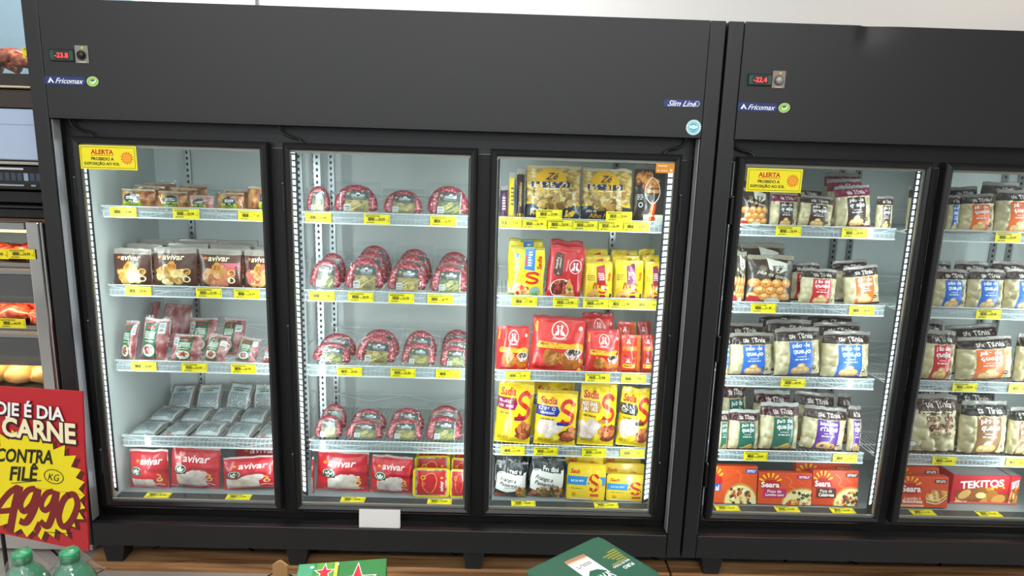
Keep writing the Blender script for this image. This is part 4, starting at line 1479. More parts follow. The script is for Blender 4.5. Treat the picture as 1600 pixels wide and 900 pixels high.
def put(bay, shelf, kind, var, x0, x1, ytop, desc, cat, group, n, roll=0, lean=5, y=None, back=0, dy=.085, yaw=0, xs=0.0, backdrop=0.0):
    z0 = (RAILZ[shelf] - .0132) if shelf < 4 else DECKZ + .0008
    yfront = YR + .0085 if shelf < 4 else .1875
    yb = PY_SHELF[bay][shelf]
    cx = (x0 + x1) / 2
    yf = (yfront if y is None else y - .02) + .012
    pl, pr = at(x0, (ytop + yb) / 2, yf), at(x1, (ytop + yb) / 2, yf)
    h = at(cx, ytop, yf + .02).z - z0
    k = (kind, var)
    for b in range(back + 1):
        o = fetch(kind, var)
        if k not in DIMS:
            DIMS[k] = verts_of(o)
        V = DIMS[k]
        lo, hi = V.min(0), V.max(0)
        rnd = random.Random(int(x0) * 7 + shelf * 131 + b * 17)
        jx = 0 if b == 0 else rnd.uniform(-.005, .005) + xs * b
        rl = roll if b == 0 else roll * .4 + rnd.uniform(-2.5, 2.5)
        rr = abs(math.sin(R(rl)))
        ww, hh = (pr - pl).length * 1.05, h * (1 + backdrop * b) / math.cos(R(lean))
        # a rolled pack spans w cos + h sin
        w2 = max(.55 * ww, ww - .6 * hh * rr)
        h2 = max(.55 * hh, hh - .6 * ww * rr)
        sx, sz = w2 / (hi[0] - lo[0]), h2 / (hi[2] - lo[2])
        o.rotation_euler = (R(-lean), R(rl), R(yaw + (0 if b == 0 else rnd.uniform(-3, 3))))
        o.scale = (sx, min(1.1, (sx + sz) / 2), sz)
        W = settle(o, V, z0, (yfront if y is None else y) + dy * b)
        xc = (pl.x + pr.x) / 2
        a_, b_ = BAYX['c2' if xc > 2.97 else bay]
        key = ('c2' if xc > 2.97 else bay, shelf, b, y)
        hw = (W[:, 0].max() - W[:, 0].min()) / 2 + .0008
        l_, r_ = max(a_, PREV.get(key, a_), xc + jx - hw), min(b_, xc + jx + hw)
        if r_ - l_ < 2 * hw:          # squeezed between its neighbours
            if l_ + 2 * hw <= b_ and l_ + hw - xc < .012:
                r_ = l_ + 2 * hw
            elif r_ == b_ and r_ - 2 * hw >= max(a_, PREV.get(key, a_)):
                l_ = r_ - 2 * hw
            else:
                o.scale = (o.scale[0] * (r_ - l_) / (2 * hw), o.scale[1], o.scale[2])
                W = settle(o, V, z0, (yfront if y is None else y) + dy * b)
        PREV[key] = r_
        o.location.x = (l_ + r_) / 2 - (W[:, 0].min() + W[:, 0].max()) / 2
        bp = ('back-row ' if b == 1 else 'third-row ' if b == 2 else '')
        prop(o, f"{bp}{desc}, {ORD[n]} from left, {SHN[shelf]} behind {BAYN[bay]}", cat, group)


def row(bay, shelf, items, cat, group):
    for n, it in enumerate(items):
        kind, var, x0, x1, yt, desc = it[:6]
        put(bay, shelf, kind, var, x0, x1, yt, desc, it[7] if len(it) > 7 else cat, group, n, **(it[6] if len(it) > 6 else {}))


D = dict
row('b1', 0, [('grill', 0, 186, 240, 292, 'dark grill meat pack', D(back=2, dy=.08, backdrop=.12)), ('grill', 1, 243, 290, 296, 'yellowish grill meat pack', D(back=2, dy=.08, backdrop=.12)), ('grill', 2, 294, 333, 303, 'reddish grill meat pack'), ('grill', 3, 336, 380, 298, 'brown grill meat pack', D(back=1, dy=.08, backdrop=.1)), ('grill', 4, 384, 424, 288, 'light grill meat pack')], 'meat pack', 'grill meat packs')
row('b1', 1, [('avivar_brown', 0, 169, 234, 387, 'brown bag of chicken wings', D(back=2, backdrop=.04)), ('avivar_brown', 1, 238, 305, 385, 'brown bag of chicken strips', D(back=2, backdrop=.03)), ('avivar_brown', 2, 308, 374, 388, 'brown bag of seasoned drumsticks', D(back=2, backdrop=.03)), ('avivar_brown', 3, 377, 432, 390, 'brown bag with pink panel', D(back=1))], 'chicken bag', 'brown bags of seasoned chicken')
row('b1', 2, [('green', 0, 170, 211, 498, 'green-labelled meat pack', D(lean=14, roll=3, yaw=-8)), ('green', 1, 215, 259, 496, 'green-labelled plate-picture meat pack', D(lean=14, roll=2)), ('green', 2, 262, 309, 523, 'short green-labelled meat pack', D(lean=24, roll=2, back=1, dy=.11, xs=.02, backdrop=.35)), ('green', 3, 317, 356, 522, 'tilted green-labelled meat pack', D(lean=24, roll=9, back=1, xs=.015, dy=.11, backdrop=.3)), ('green', 1, 366, 404, 528, 'half-hidden green-labelled meat pack', D(lean=30, roll=12, yaw=8)), ('ribs', 0, 408, 448, 540, 'clear meat pack', D(lean=30, roll=8))], 'meat pack', 'green labelled meat packs')
row('b1', 2, [('ribs', 1, 186, 238, 470, 'clear rib pack at the back', D(y=.40, lean=18, roll=-2)), ('ribs', 0, 240, 290, 474, 'stickered meat pack at the back', D(y=.40, lean=18, roll=2))], 'meat pack', 'clear meat packs at the back')
row('b1', 4, [('avivar_red', 0, 187, 258, 702, 'red chicken bag'), ('avivar_red', 1, 262, 339, 698, 'tall red chicken bag', D(roll=3)), ('avivar_red', 2, 345, 432, 714, 'slumped red chicken bag', D(roll=-5, lean=10, back=1, dy=.12, backdrop=.1))], 'chicken bag', 'red bags of frozen chicken')

SG = 'sausage packs behind the second door'
row('b2', 0, [('sausage', 3, 472, 515, 286, 'sausage ring pack', D(lean=10)), ('sausage', 1, 519, 590, 284, 'large sausage ring pack', D(lean=10)), ('sausage', 0, 597, 660, 294, 'low sausage ring pack', D(lean=16)), ('sausage', 3, 666, 734, 286, 'sausage ring pack', D(lean=10))], 'sausage pack', SG)
row('b2', 1, [('sausage', 3, 480, 531, 402, 'sausage ring pack', D(lean=16, back=1, roll=2, backdrop=.1)), ('sausage', 1, 535, 598, 400, 'sausage ring pack', D(lean=14, back=2, backdrop=.1)), ('sausage', 2, 601, 664, 407, 'sausage ring pack', D(lean=14, back=2, backdrop=.12)), ('sausage', 3, 668, 730, 412, 'sausage ring pack', D(lean=16, back=2, backdrop=.12))], 'sausage pack', SG)
row('b2', 2, [('sausage', 3, 483, 546, 533, 'sausage ring pack', D(lean=18, roll=4, back=1, backdrop=.12)), ('sausage', 1, 550, 617, 521, 'tall sausage ring pack', D(lean=14, roll=4, back=1)), ('sausage', 0, 621, 678, 534, 'sausage ring pack', D(lean=18, roll=3, back=1, backdrop=.25)), ('sausage', 3, 682, 736, 539, 'sausage ring pack', D(lean=20, roll=-2, back=2, backdrop=.1))], 'sausage pack', SG)
row('b2', 3, [('sausage', 0, 480, 534, 650, 'sausage ring pack', D(lean=28, roll=-2, back=1, backdrop=.12)), ('sausage', 3, 538, 598, 657, 'sausage ring pack', D(lean=28, roll=2, back=1, backdrop=.12)), ('sausage', 0, 601, 659, 656, 'sausage ring pack', D(lean=28, back=1, backdrop=.12)), ('sausage', 3, 663, 722, 652, 'sausage ring pack', D(lean=26, back=1, backdrop=.1))], 'sausage pack', SG)
row('b2', 4, [('avivar_red', 2, 476, 489, 712, 'half-hidden red chicken bag'), ('avivar_red', 3, 492, 573, 706, 'upright red chicken bag', D(roll=2)), ('avivar_red', 1, 577, 643, 712, 'wrinkled red chicken bag', D(roll=3))], 'chicken bag', 'red bags of frozen chicken')
row('b2', 4, [('tray_red', 0, 645, 700, 731, 'yellow chicken-heart tray', D(back=2, dy=.07, lean=10, backdrop=.17)), ('tray_red', 0, 704, 736, 732, 'cropped yellow chicken-heart tray', D(back=2, dy=.07, lean=10, backdrop=.12))], 'meat tray', 'yellow trays of chicken hearts')

row('b3', 0, [('slim', 0, 779, 791, 290, 'narrow purple snack bag'), ('slim', 1, 793, 804, 268, 'narrow yellow snack bag'), ('slim', 2, 806, 818, 262, 'narrow dark brown snack bag'), ('espeto', 0, 819, 903, 257, 'bag of shredded chicken filling'), ('espeto', 1, 906, 988, 262, 'bag of shredded chicken with leek'), ('skewer', 0, 990, 1046, 256, 'dark bag of breaded skewers')], 'snack bag', 'bags on the shelf of shredded chicken')
row('b3', 1, [('lasagna', 0, 795, 850, 384, 'yellow lasagna bag', D(roll=2, back=1, backdrop=.09)), ('bolonhesa', 0, 856, 912, 382, 'red lasagna bag', D(roll=4, back=1, backdrop=.05)), ('mini', 0, 915, 957, 408, 'red-panelled yellow sandwich bag', D(back=2, dy=.07, backdrop=.1)), ('mini', 1, 961, 1005, 406, 'purple-panelled yellow sandwich bag', D(back=2, dy=.07, backdrop=.06)), ('mini', 2, 1009, 1044, 408, 'half-hidden yellow sandwich bag', D(back=2, dy=.07, backdrop=.1))], 'frozen meal bag', 'frozen meals behind the third door')
row('b3', 2, [('chicken', 0, 775, 825, 508, 'red breaded chicken bag'), ('chicken', 1, 828, 911, 494, 'largest red breaded chicken bag', D(roll=2)), ('chicken_small', 0, 915, 966, 514, 'small red breaded chicken bag', D(back=1, backdrop=.25)), ('sticks', 0, 970, 1001, 523, 'narrow orange-edged chicken bag', D(back=1, backdrop=.2)), ('sticks', 1, 1004, 1036, 523, 'narrow dark red chicken bag', D(back=1, backdrop=.2))], 'breaded chicken bag', 'red bags of breaded chicken')
row('b3', 3, [('sadia', 0, 773, 832, 594, 'yellow chicken bag with magenta banner', D(roll=4)), ('sadia', 1, 834, 899, 611, 'blue-banner yellow chicken bag', D(roll=2, back=1, backdrop=.06)), ('sadia', 2, 901, 964, 600, 'yellow chicken bag with tan banner', D(roll=2)), ('sadia', 3, 967, 1028, 606, 'yellow chicken bag with dark banner', D(roll=4))], 'chicken bag', 'yellow bags of seasoned chicken')
row('b3', 4, [('fredini', 0, 773, 824, 719, 'black-and-white chicken bag', D(roll=4, back=2, dy=.06, backdrop=.14)), ('fredini', 1, 827, 883, 714, 'black-and-white chicken bag', D(roll=4, back=2, dy=.06, backdrop=.07)), ('sadia_tray', 0, 885, 944, 723, 'yellow fillet tray', D(roll=2, lean=9, back=1, dy=.07, backdrop=.14)), ('sadia_tray', 0, 947, 1009, 739, 'low yellow fillet tray', D(roll=1, lean=9, back=2, dy=.06, backdrop=.15))], 'chicken pack', 'chicken packs on the bottom deck')

CB = 'bags of frozen cheese bread'
row('c1', 0, [('goldball', 0, 1158, 1203, 292, 'golden-ball cheese bread bag', D(back=1, backdrop=.25)), ('cheese', 8, 1206, 1247, 300, 'magenta-striped brown cheese bread bag'), ('cheese', 7, 1250, 1303, 305, 'brown cheese bread bag', D(roll=4, back=1, backdrop=.2)), ('cheese', 8, 1306, 1364, 288, 'tilted magenta-headed cheese bread bag', D(roll=-6, back=2, backdrop=.12, xs=.02)), ('cheese', 7, 1371, 1396, 306, 'narrow dark cheese bread bag'), ('cheese', 7, 1424, 1480, 292, 'dark bag by the light strip')], 'cheese bread bag', CB)
row('c1', 1, [('goldball', 1, 1147, 1166, 392, 'cropped golden-ball cheese bread bag', D(back=1, backdrop=.15)), ('goldball', 0, 1169, 1241, 398, 'golden-ball cheese bread bag', D(back=1, backdrop=.18)), ('cheese', 1, 1253, 1309, 419, 'red-labelled cheese bread bag', D(roll=2, back=1, xs=-.035, backdrop=.06)), ('cheese', 2, 1328, 1386, 414, 'tilted orange-labelled cheese bread bag', D(roll=-7, back=1, backdrop=.05)), ('cheese', 7, 1412, 1452, 416, 'dark bag by the light strip')], 'cheese bread bag', CB)
row('c1', 1, [('cheese', 1, 1300, 1338, 425, 'red bag squeezed behind the orange one', D(y=.35))], 'cheese bread bag', CB)
row('c1', 2, [('cheese', 0, 1128, 1140, 520, 'cropped blue-labelled cheese bread bag'), ('cheese', 0, 1142, 1209, 520, 'blue-labelled cheese bread bag', D(roll=-2, back=1, backdrop=.1)), ('cheese', 0, 1213, 1285, 512, 'widest blue-labelled cheese bread bag', D(roll=-4, back=2, dy=.075, backdrop=.06)), ('cheese', 0, 1289, 1364, 518, 'blue-labelled cheese bread bag', D(roll=-1, back=2, dy=.075, backdrop=.09)), ('cheese', 7, 1398, 1440, 520, 'shaded bag by the light strip')], 'cheese bread bag', CB)
row('c1', 3, [('cheese', 3, 1122, 1138, 640, 'cropped green-labelled cheese bread bag'), ('cheese', 3, 1141, 1187, 640, 'low green-labelled cheese bread bag', D(back=1, backdrop=.5, xs=-.02)), ('cheese', 3, 1191, 1250, 630, 'tall green-labelled cheese bread bag', D(back=1, backdrop=.1)), ('cheese', 4, 1256, 1325, 636, 'purple-labelled biscuit bag', D(roll=4, back=1, backdrop=.15, xs=-.02)), ('cheese', 4, 1328, 1362, 634, 'dim purple biscuit bag', D(roll=-2, back=1, backdrop=.1))], 'cheese bread bag', CB)
row('c1', 4, [('pizza', 0, 1112, 1181, 728, 'orange pizza box with blue tab', D(lean=8)), ('pizza', 1, 1186, 1266, 738, 'orange pizza box with magenta panel', D(lean=8)), ('pizza', 2, 1271, 1357, 735, 'brown-panelled orange pizza box', D(lean=8, back=1, dy=.06))], 'pizza box', 'pizza boxes on the bottom deck')
row('c2', 0, [('cheese', 0, 1482, 1500, 304, 'blue-labelled cheese bread bag edge'), ('cheese', 2, 1503, 1558, 302, 'orange-labelled cheese bread bag', D(roll=-3, back=1, backdrop=.15)), ('cheese', 2, 1562, 1622, 296, 'cropped orange-labelled cheese bread bag', D(back=1, backdrop=.15))], 'cheese bread bag', CB)
row('c2', 1, [('cheese', 0, 1462, 1514, 420, 'blue-labelled cheese bread bag', D(back=1, backdrop=.1)), ('cheese', 0, 1517, 1572, 420, 'blue-labelled cheese bread bag', D(back=1, backdrop=.1)), ('cheese', 0, 1576, 1634, 420, 'cropped blue-labelled cheese bread bag', D(back=1, backdrop=.1))], 'cheese bread bag', CB)
row('c2', 2, [('cheese', 1, 1443, 1496, 516, 'red-labelled cheese bread bag', D(roll=2, back=1, backdrop=.1)), ('cheese', 2, 1502, 1590, 526, 'wide orange-labelled cheese bread bag', D(roll=-4, back=1, backdrop=.14)), ('cheese', 2, 1596, 1660, 522, 'cropped orange-labelled cheese bread bag')], 'cheese bread bag', CB)
row('c2', 3, [('cheese', 5, 1428, 1503, 618, 'cream bag with brown lettering', D(roll=-1, back=1, dy=.11, backdrop=.08)), ('cheese', 6, 1507, 1580, 628, 'tan-labelled cheese bread bag', D(roll=-1, back=1, backdrop=.1)), ('cheese', 6, 1584, 1650, 638, 'cropped tan-labelled cheese bread bag')], 'cheese bread bag', CB)
row('c2', 4, [('lasagna_box', 0, 1408, 1479, 744, 'orange lasagna box', D(back=2, dy=.055, backdrop=.10, lean=8)), ('tekitos', 0, 1491, 1577, 742, 'red nugget box', D(back=1, dy=.12, lean=1, y=.235)), ('tekitos', 0, 1580, 1662, 744, 'cropped red nugget box', D(back=1, dy=.12, lean=1, y=.235))], 'frozen meal box', 'frozen meal boxes on the bottom deck')

# vacuum packs lying flat on the fourth shelf of the first bay
VZ = RAILZ[3] - .0155
VN = ['front', 'middle', 'rear']
VROW = [(.2105, 84, (.14, .262, .384, .506, .628)), (.345, 79, (.142, .264, .386, .508, .63)), (.486, 48, (.15, .272, .394, .516))]
q = 0
for rw, (y0, tilt, xs_) in enumerate(VROW):
    for n, x in enumerate(xs_):
        k = ('vacuum', q % 3)
        o = fetch(*k)
        if k not in DIMS:
            DIMS[k] = verts_of(o)
        rnd = random.Random(q + 3)
        o.scale = (.70, .9, .98)
        o.rotation_euler = (R(-tilt + (rnd.uniform(-5, 2) if rw < 2 else 8 * n)), R(rnd.uniform(-4, 4)), R(rnd.uniform(-3, 3)))
        W = settle(o, DIMS[k], RAILZ[3] - .0132, y0)
        o.location.x = x
        prop(o, f"flat grey vacuum pack, {ORD[n]} from left, {VN[rw]} row, fourth shelf, left door", 'meat pack', 'printed vacuum packs')
        q += 1

# ------------------------------------------------------------------ price tags
TAGM = {}


def tag_mesh(price):
    if price in TAGM:
        return TAGM[price]
    w, h = .094, .035
    mb = MB()
    mb.box((-w / 2, 0, 0), (w / 2, .0008, h), Q('#eede1e'))
    mb.art([('lines', .06, .62, .74, .94, 2, '#6a6418'), ('bar', .16, .34, .42, .70, '#22220e'), ('t', 'R$', .49, .42, .08, '#22220e', 0), ('t', price, .68, .48, .26, '#22220e', .012, 0, 0, 1.25), ('t', 'UN', .90, .42, .07, '#3a3a14'), ('lines', .1, .4, .1, .26, 1, '#6a6418'), ('r', .955, .2, .965, .85, '#3a3a14')], w, h, FLAT(0), Q)
    TAGM[price] = mb.mesh('price_tag')
    return TAGM[price]


def tags(bay, shelf, items, z=None, y=None, where='rail'):
    for n, (x, price) in enumerate(items):
        o = bpy.data.objects.new('price_tag', tag_mesh(price))
        COL.objects.link(o)
        yy = YR - .0066 if y is None else y
        if shelf < 4:
            zz = RAILZ[shelf] - .0375 if z is None else z
            p = at(x, PY_SHELF[bay][shelf] + 8, yy)
            o.location = (p.x + .047, yy, zz)
            if x + 43 > 1600:
                pass
        else:
            p = at(x, PY_SHELF[bay][4] + 2, .16)
            o.location = (p.x + .050, .1445, .2542)
            o.rotation_euler = (R(-85), 0, 0)
        lab = f"yellow {price} price tag, {ORD[n]} from left, {SHN[shelf]}{'' if where == 'rail' else ' ' + where}, {BAYN[bay]}"
        prop(o, lab, 'price tag', 'yellow price tags')


tags('b1', 0, [(172, '39,99'), (270, '28,99'), (372, '27,99')])
tags('b1', 1, [(196, '29,99'), (306, '33,99'), (365.5, '24,99')])
tags('b1', 2, [(205, '34,99'), (284, '32,99'), (360.5, '34,99')])
tags('b1', 4, [(226, '26,99'), (352, '27,99')])
tags('b2', 0, [(477, '29,99'), (568.6, '28,99'), (672, '26,99')])
tags('b2', 1, [(483, '29,99'), (544, '28,99'), (607, '25,99'), (668, '26,99')])
tags('b2', 2, [(526.7, '29,99'), (610, '26,90'), (681, '29,99')])
tags('b2', 4, [(531, '24,99'), (666.7, '19,99')])
tags('b3', 0, [(776, '29,99'), (815.5, '26,99'), (855, '28,99'), (895, '24,99'), (934.5, '26,99'), (974, '24,99'), (1000, '24,99')][:6])
tags('b3', 0, [(837, '29,99'), (946, '29,99')], z=RAILZ[0] - .0015, y=YR - .0082, where='upper row')
tags('b3', 1, [(799.4, '17,99'), (864, '19,99'), (911, '13,99'), (951.5, '13,99'), (992, '13,99')])
tags('b3', 2, [(790, '25,99'), (914.5, '9,99'), (971, '7,99')])
tags('b3', 3, [(782, '15,99'), (834, '22,99'), (909.5, '19,99'), (969.5, '17,99')])
tags('b3', 4, [(798, '18,99'), (928, '16,99')])
tags('c1', 0, [(1212, '24,99'), (1315.5, '24,99')])
tags('c1', 1, [(1173, '21,99'), (1327, '28,99')])
tags('c1', 2, [(1220, '49,99')])
tags('c1', 3, [(1161.6, '29,99'), (1301.5, '25,99')])
tags('c1', 4, [(1117, '16,99'), (1211, '15,99'), (1298, '16,99')])
tags('c2', 0, [(1555, '25,99')])
tags('c2', 1, [(1525, '29,99')])
tags('c2', 2, [(1488, '39,99'), (1576, '42,99')])
tags('c2', 3, [(1456, '34,99'), (1571, '34,99')])
tags('c2', 4, [(1423, '21,99'), (1527, '10,99')])
# ------------------------------------------------------------------ around the freezers
def wood_mat():
    m = bpy.data.materials.new('rough_wood')
    m.use_nodes = True
    nt = m.node_tree
    b = nt.nodes['Principled BSDF']
    tc = nt.nodes.new('ShaderNodeTexCoord')
    mp = nt.nodes.new('ShaderNodeMapping')
    mp.inputs['Scale'].default_value = (1.2, 22, 26)
    n = nt.nodes.new('ShaderNodeTexNoise')
    n.inputs['Scale'].default_value = 1.6
    n.inputs['Detail'].default_value = 7
    n.inputs['Distortion'].default_value = 0.6
    rp = nt.nodes.new('ShaderNodeValToRGB')
    e = rp.color_ramp.elements
    e[0].position, e[0].color = 0.3, lin('#6e4a2e')
    e[1].position, e[1].color = 0.7, lin('#cfa274')
    e.new(0.5).color = lin('#a87a4c')
    nt.links.new(tc.outputs['Object'], mp.inputs[0])
    nt.links.new(mp.outputs[0], n.inputs[0])
    nt.links.new(n.outputs[0], rp.inputs[0])
    nt.links.new(rp.outputs[0], b.inputs['Base Color'])
    bp = nt.nodes.new('ShaderNodeBump')
    bp.inputs['Strength'].default_value = 0.4
    bp.inputs['Distance'].default_value = 0.004
    nt.links.new(n.outputs[0], bp.inputs['Height'])
    nt.links.new(bp.outputs[0], b.inputs['Normal'])
    b.inputs['Roughness'].default_value = 0.7
    return m


WOOD = wood_mat()


def plank(x0, x1, y0, y1, z0, z1, label, seed):
    mb = MB()
    nx = 60
    rnd = random.Random(seed)
    vs, fs = [], []
    for i in range(nx + 1):
        x = x0 + (x1 - x0) * i / nx
        wv = lambda s: .004 * noise.noise(Vector((x * 3, s * 5 + seed, 0)))
        for (y, z) in ((y0 + wv(1), z0), (y0 + wv(2), z1 - .006 + wv(5) * .4), (y0 + .008 + wv(2), z1), (y1 + wv(3), z1), (y1 + wv(4), z0)):
            vs.append((x, y, z))
    for i in range(nx):
        for j in range(5):
            a, b = i * 5 + j, i * 5 + (j + 1) % 5
            fs.append((a, a + 5, b + 5, b))
    fs += [(0, 1, 2, 3, 4), tuple(nx * 5 + j for j in (4, 3, 2, 1, 0))]
    _, f = mb.add(vs, fs, WOOD)
    bmesh.ops.recalc_face_normals(mb.bm, faces=f)
    prop(mb.build('wooden_plank'), label, 'plank', 'planks under the freezers')


plank(-0.02, 2.19, 0.056, 0.150, 0.0, 0.0325, 'long rough wooden plank under the front feet of the left freezer', 1)
plank(2.20, 4.5, 0.052, 0.150, 0.0, 0.0325, 'rough wooden plank under the front feet of the right freezer', 4)
plank(-0.02, 2.19, 0.585, 0.70, 0.0, 0.0325, 'rough wooden plank under the rear feet of the left freezer', 2)
plank(2.20, 4.5, 0.585, 0.70, 0.0, 0.0325, 'rough wooden plank under the rear feet of the right freezer', 3)

# folded white paper resting in front of the second door
mb = MB()
p0, p1 = at(560, 797, 0.004), at(624, 798, 0.004)
x0, x1, zt, zb = p0.x, p1.x, p0.z, .2295
vs = [(x0, .010, zb), (x1, .010, zb), (x1 + .002, .012, zt), (x0 + .001, .012, zt), (x1 + .002, .0165, zb), (x0 + .002, .0165, zb)]
mb.add([(a, b, c) for a, b, c in vs], [(0, 1, 2, 3), (3, 2, 4, 5)], mat('#f2f1ef', .6, tag='paper'))
mb.add([(a, b + .0012, c) for a, b, c in vs[:4]], [(3, 2, 1, 0)], mat('#f2f1ef', .6, tag='paper'))
prop(mb.build('folded_paper'), 'folded white paper card standing on the black plinth below the second door', 'paper')

# red price board on a thin black stand
TR, BR = at(128, 612, -.35), at(138.5, 862, -.35)
TL, BL = at(0, 604, -.29), at(0, 833, -.29)
KX = 1.47
TL, BL = TR + (TL - TR) * KX, BR + (BL - BR) * KX


def bil(u, v):
    return (BL * (1 - u) + BR * u) * (1 - v) + (TL * (1 - u) + TR * u) * v


NB = (BR - BL).cross(TL - BL).normalized()
if NB.y > 0:
    NB = -NB
WB, HB = (TR - TL).length, (TR - BR).length


def board_map(x, z, l):
    p = bil(x / WB + .5, z / HB) + NB * l
    return (p.x, p.y, p.z)


def bpx(px, py):      # where a point of the lettering sits on the board
    u = 1 - (132 + (py - 737) * .04 - px) / ((132) * KX)
    top = 604 + 8 * px / 128
    bot = 833 + 29 * px / 138
    return (u, (bot - py) / (bot - top))


board = empty('price_board', (0, 0, 0))
mb = MB()
c = [bil(0, 0), bil(1, 0), bil(1, 1), bil(0, 1)]
G = 16
bv_ = [bil(i / G, j / G) for j in range(G + 1) for i in range(G + 1)]
bf_ = [(j * (G + 1) + i, j * (G + 1) + i + 1, (j + 1) * (G + 1) + i + 1, (j + 1) * (G + 1) + i) for j in range(G) for i in range(G)]
BRD = mat('#b81a26', .38, tag='board')
mb.add([tuple(p) for p in bv_], bf_, BRD, True)
mb.add([tuple(p - NB * .006) for p in bv_], [q[::-1] for q in bf_], BRD, True)
mb.add([tuple(p) for p in c] + [tuple(p - NB * .006) for p in c], [(0, 4, 5, 1), (1, 5, 6, 2), (2, 6, 7, 3), (3, 7, 4, 0)], BRD)
rnd = random.Random(4)
cu, cv = bpx(48, 757)
burst, burst2 = [], []
NS = 27
for i in range(NS * 2):
    t = 2 * math.pi * i / (NS * 2)
    q = (1.0 if i % 2 == 0 else .84) * rnd.uniform(.97, 1.05)
    du, dv = .47 * q * math.cos(t), .365 * q * math.sin(t) * (1 if math.sin(t) > 0 else .95)
    burst.append((min(.995, max(.005, cu + du)), max(.01, cv + dv)))
    burst2.append((min(.998, max(.002, cu + du + .03)), max(.005, cv + dv - .018)))
fan = lambda pts, c: [('p', [(cu, cv), pts[i], pts[(i + 1) % len(pts)]], c) for i in range(len(pts))]
art = fan(burst2, '#5c1016') + fan(burst, '#efdc12')


def btext(s, px, py, wpx, c, bold, shear, rot=0, stretch=1.0):
    u, v = bpx(px, py)
    return ('t', s, u, v, wpx / (132 * KX), c, bold, shear, rot, stretch)


DK = '#2a0d0c'
art += [btext('HOJE \u00c9 DIA', 36, 641, 132, DK, .085, .0, -1, 1.05), btext('HOJE \u00c9 DIA', 35, 639.5, 130, '#f4efec', .03, .0, -1, 1.05),
        btext('DE CARNE', 34, 668, 172, DK, .085, 0, 0, 1.12), btext('DE CARNE', 33, 666.5, 170, '#f6e9c0', .035, 0, 0, 1.12),
        btext('CONTRA', 38, 709, 88, '#1c1608', .03, .3, 5, 1.35), btext('FIL\u00ca', 38, 734, 48, '#1c1608', .03, .3, 7, 1.2), btext('KG', 85, 742, 18, '#1c1608', .0, .3, 0, 1.2)]
SP = lambda pts: [bpx(*p) for p in pts]
ku, kv = bpx(85, 741)
art.append(('ring', ku, kv, .075, .055, .006, '#1c1608'))
RED = '#7c1418'
SL = lambda pts: [(x + (795 - y) * .16, y) for x, y in pts]
for pts, th in ((SL([(24, 758), (12, 768), (0, 790), (2, 797), (22, 795)]), .046), (SL([(27, 756), (25, 790), (26, 832)]), .058),
                (SL([(52, 760), (40, 764), (33, 783), (40, 797), (51, 786), (55, 764)]), .048), (SL([(56, 760), (56, 790), (48, 814), (37, 812)]), .056),
                (SL([(80, 764), (70, 768), (65, 784), (72, 795), (81, 785), (84, 766)]), .044), (SL([(85, 764), (86, 794), (81, 820), (68, 812)]), .052),
                (SL([(105, 768), (97, 780), (95, 804), (104, 821), (115, 811), (120, 785), (112, 769), (103, 771)]), .048),
                ([(20, 752), (66, 747)], .006), ([(72, 830), (114, 832)], .006)):
    art.append(('s', SP(pts), th, RED if th > .01 else '#1c1608'))
art.append(('p', SP([(62, 812), (68, 824), (62, 837), (56, 826)]), RED))
mb.art(art, WB, HB, board_map, Q, WB / G)
mb.build('sign_panel', board)
st = MB()
blk = mat('#161617', .4, .2, tag='stand')
for u in (.30, .86):
    a, b = bil(u, .93) - NB * .014, bil(u, .02) - NB * .014
    st.tube([a, b, (b.x, b.y, .02), (b.x, b.y - .12, .008)], .006, blk, 8)
    st.tube([(b.x, b.y, .02), (b.x, b.y + .12, .008)], .006, blk, 8)
a, b = bil(.30, .5) - NB * .014, bil(.86, .5) - NB * .014
st.tube([a, b], .005, blk, 8)
st.build('stand', board)
prop(board, 'red price board with a yellow starburst and hand-painted 49,90', 'price board')

# two green soda bottles wrapped together
pack = empty('bottle_pack', (0, 0, 0))
pet = clear_mat('green_plastic', '#3f9a72', .05, 1.5, 0, 40, .45)
petc = mat('#2a8a5a', .3, tag='cap')
for nt_ in (pet.node_tree.nodes,):
    for n_ in nt_:
        if n_.type == 'BSDF_DIFFUSE':
            n_.inputs[0].default_value = lin('#5fae88')
tops = []
for px, py in ((33, 861), (108, 859)):
    p = atz(px, py, .69)
    tops.append(p)
    mb = MB()
    prof = [(.0, .36), (.045, .36), (.052, .375), (.052, .50), (.050, .52), (.052, .54), (.052, .585), (.048, .61), (.036, .637), (.022, .655), (.0165, .664), (.0165, .67)]
    mb.lathe(prof, pet, 28, (p.x, p.y))
    b = mb.build('bottle', pack)
    cb = MB()
    cb.lathe([(.0195, .664), (.0195, .684), (.018, .689), (.0, .69)], petc, 28, (p.x, p.y))
    cb.build('bottle_cap', b)
wr = MB()
vs, fs = [], []
A, B = tops
nx, ny = 26, 14
for i in range(nx + 1):
    u = -0.55 + 2.1 * i / nx
    for j in range(ny + 1):
        v = -1 + 2 * j / ny
        base = A.lerp(B, u)
        y = base.y + v * .056
        d = min(math.hypot((u) * .1, v * .056), math.hypot((u - 1) * .1, v * .056))
        z = .693 - .075 * min(1, max(0, (d - .016) / .045)) ** .8 - .03 * max(0, abs(v) - .6) + .002 * noise.noise(Vector((u * 9, v * 6, 0)))
        vs.append((base.x, y, z))
for i in range(nx):
    for j in range(ny):
        a = i * (ny + 1) + j
        fs.append((a, a + 1, a + ny + 2, a + ny + 1))
wr.add(vs, fs, FILM, True)
wr.build('shrink_wrap', pack)
prop(pack, 'two green plastic soda bottles shrink-wrapped together in front of the red price board', 'bottle pack')
mb = MB()
cx, cy = (A.x + B.x) / 2, (A.y + B.y) / 2
mb.box((cx - .17, cy - .17, 0), (cx + .17, cy + .10, .3595), mat('#a5794a', .7, tag='cardboard'), .004)
prop(mb.build('cardboard_carton'), 'plain brown cardboard carton carrying the two green soda bottles', 'carton')


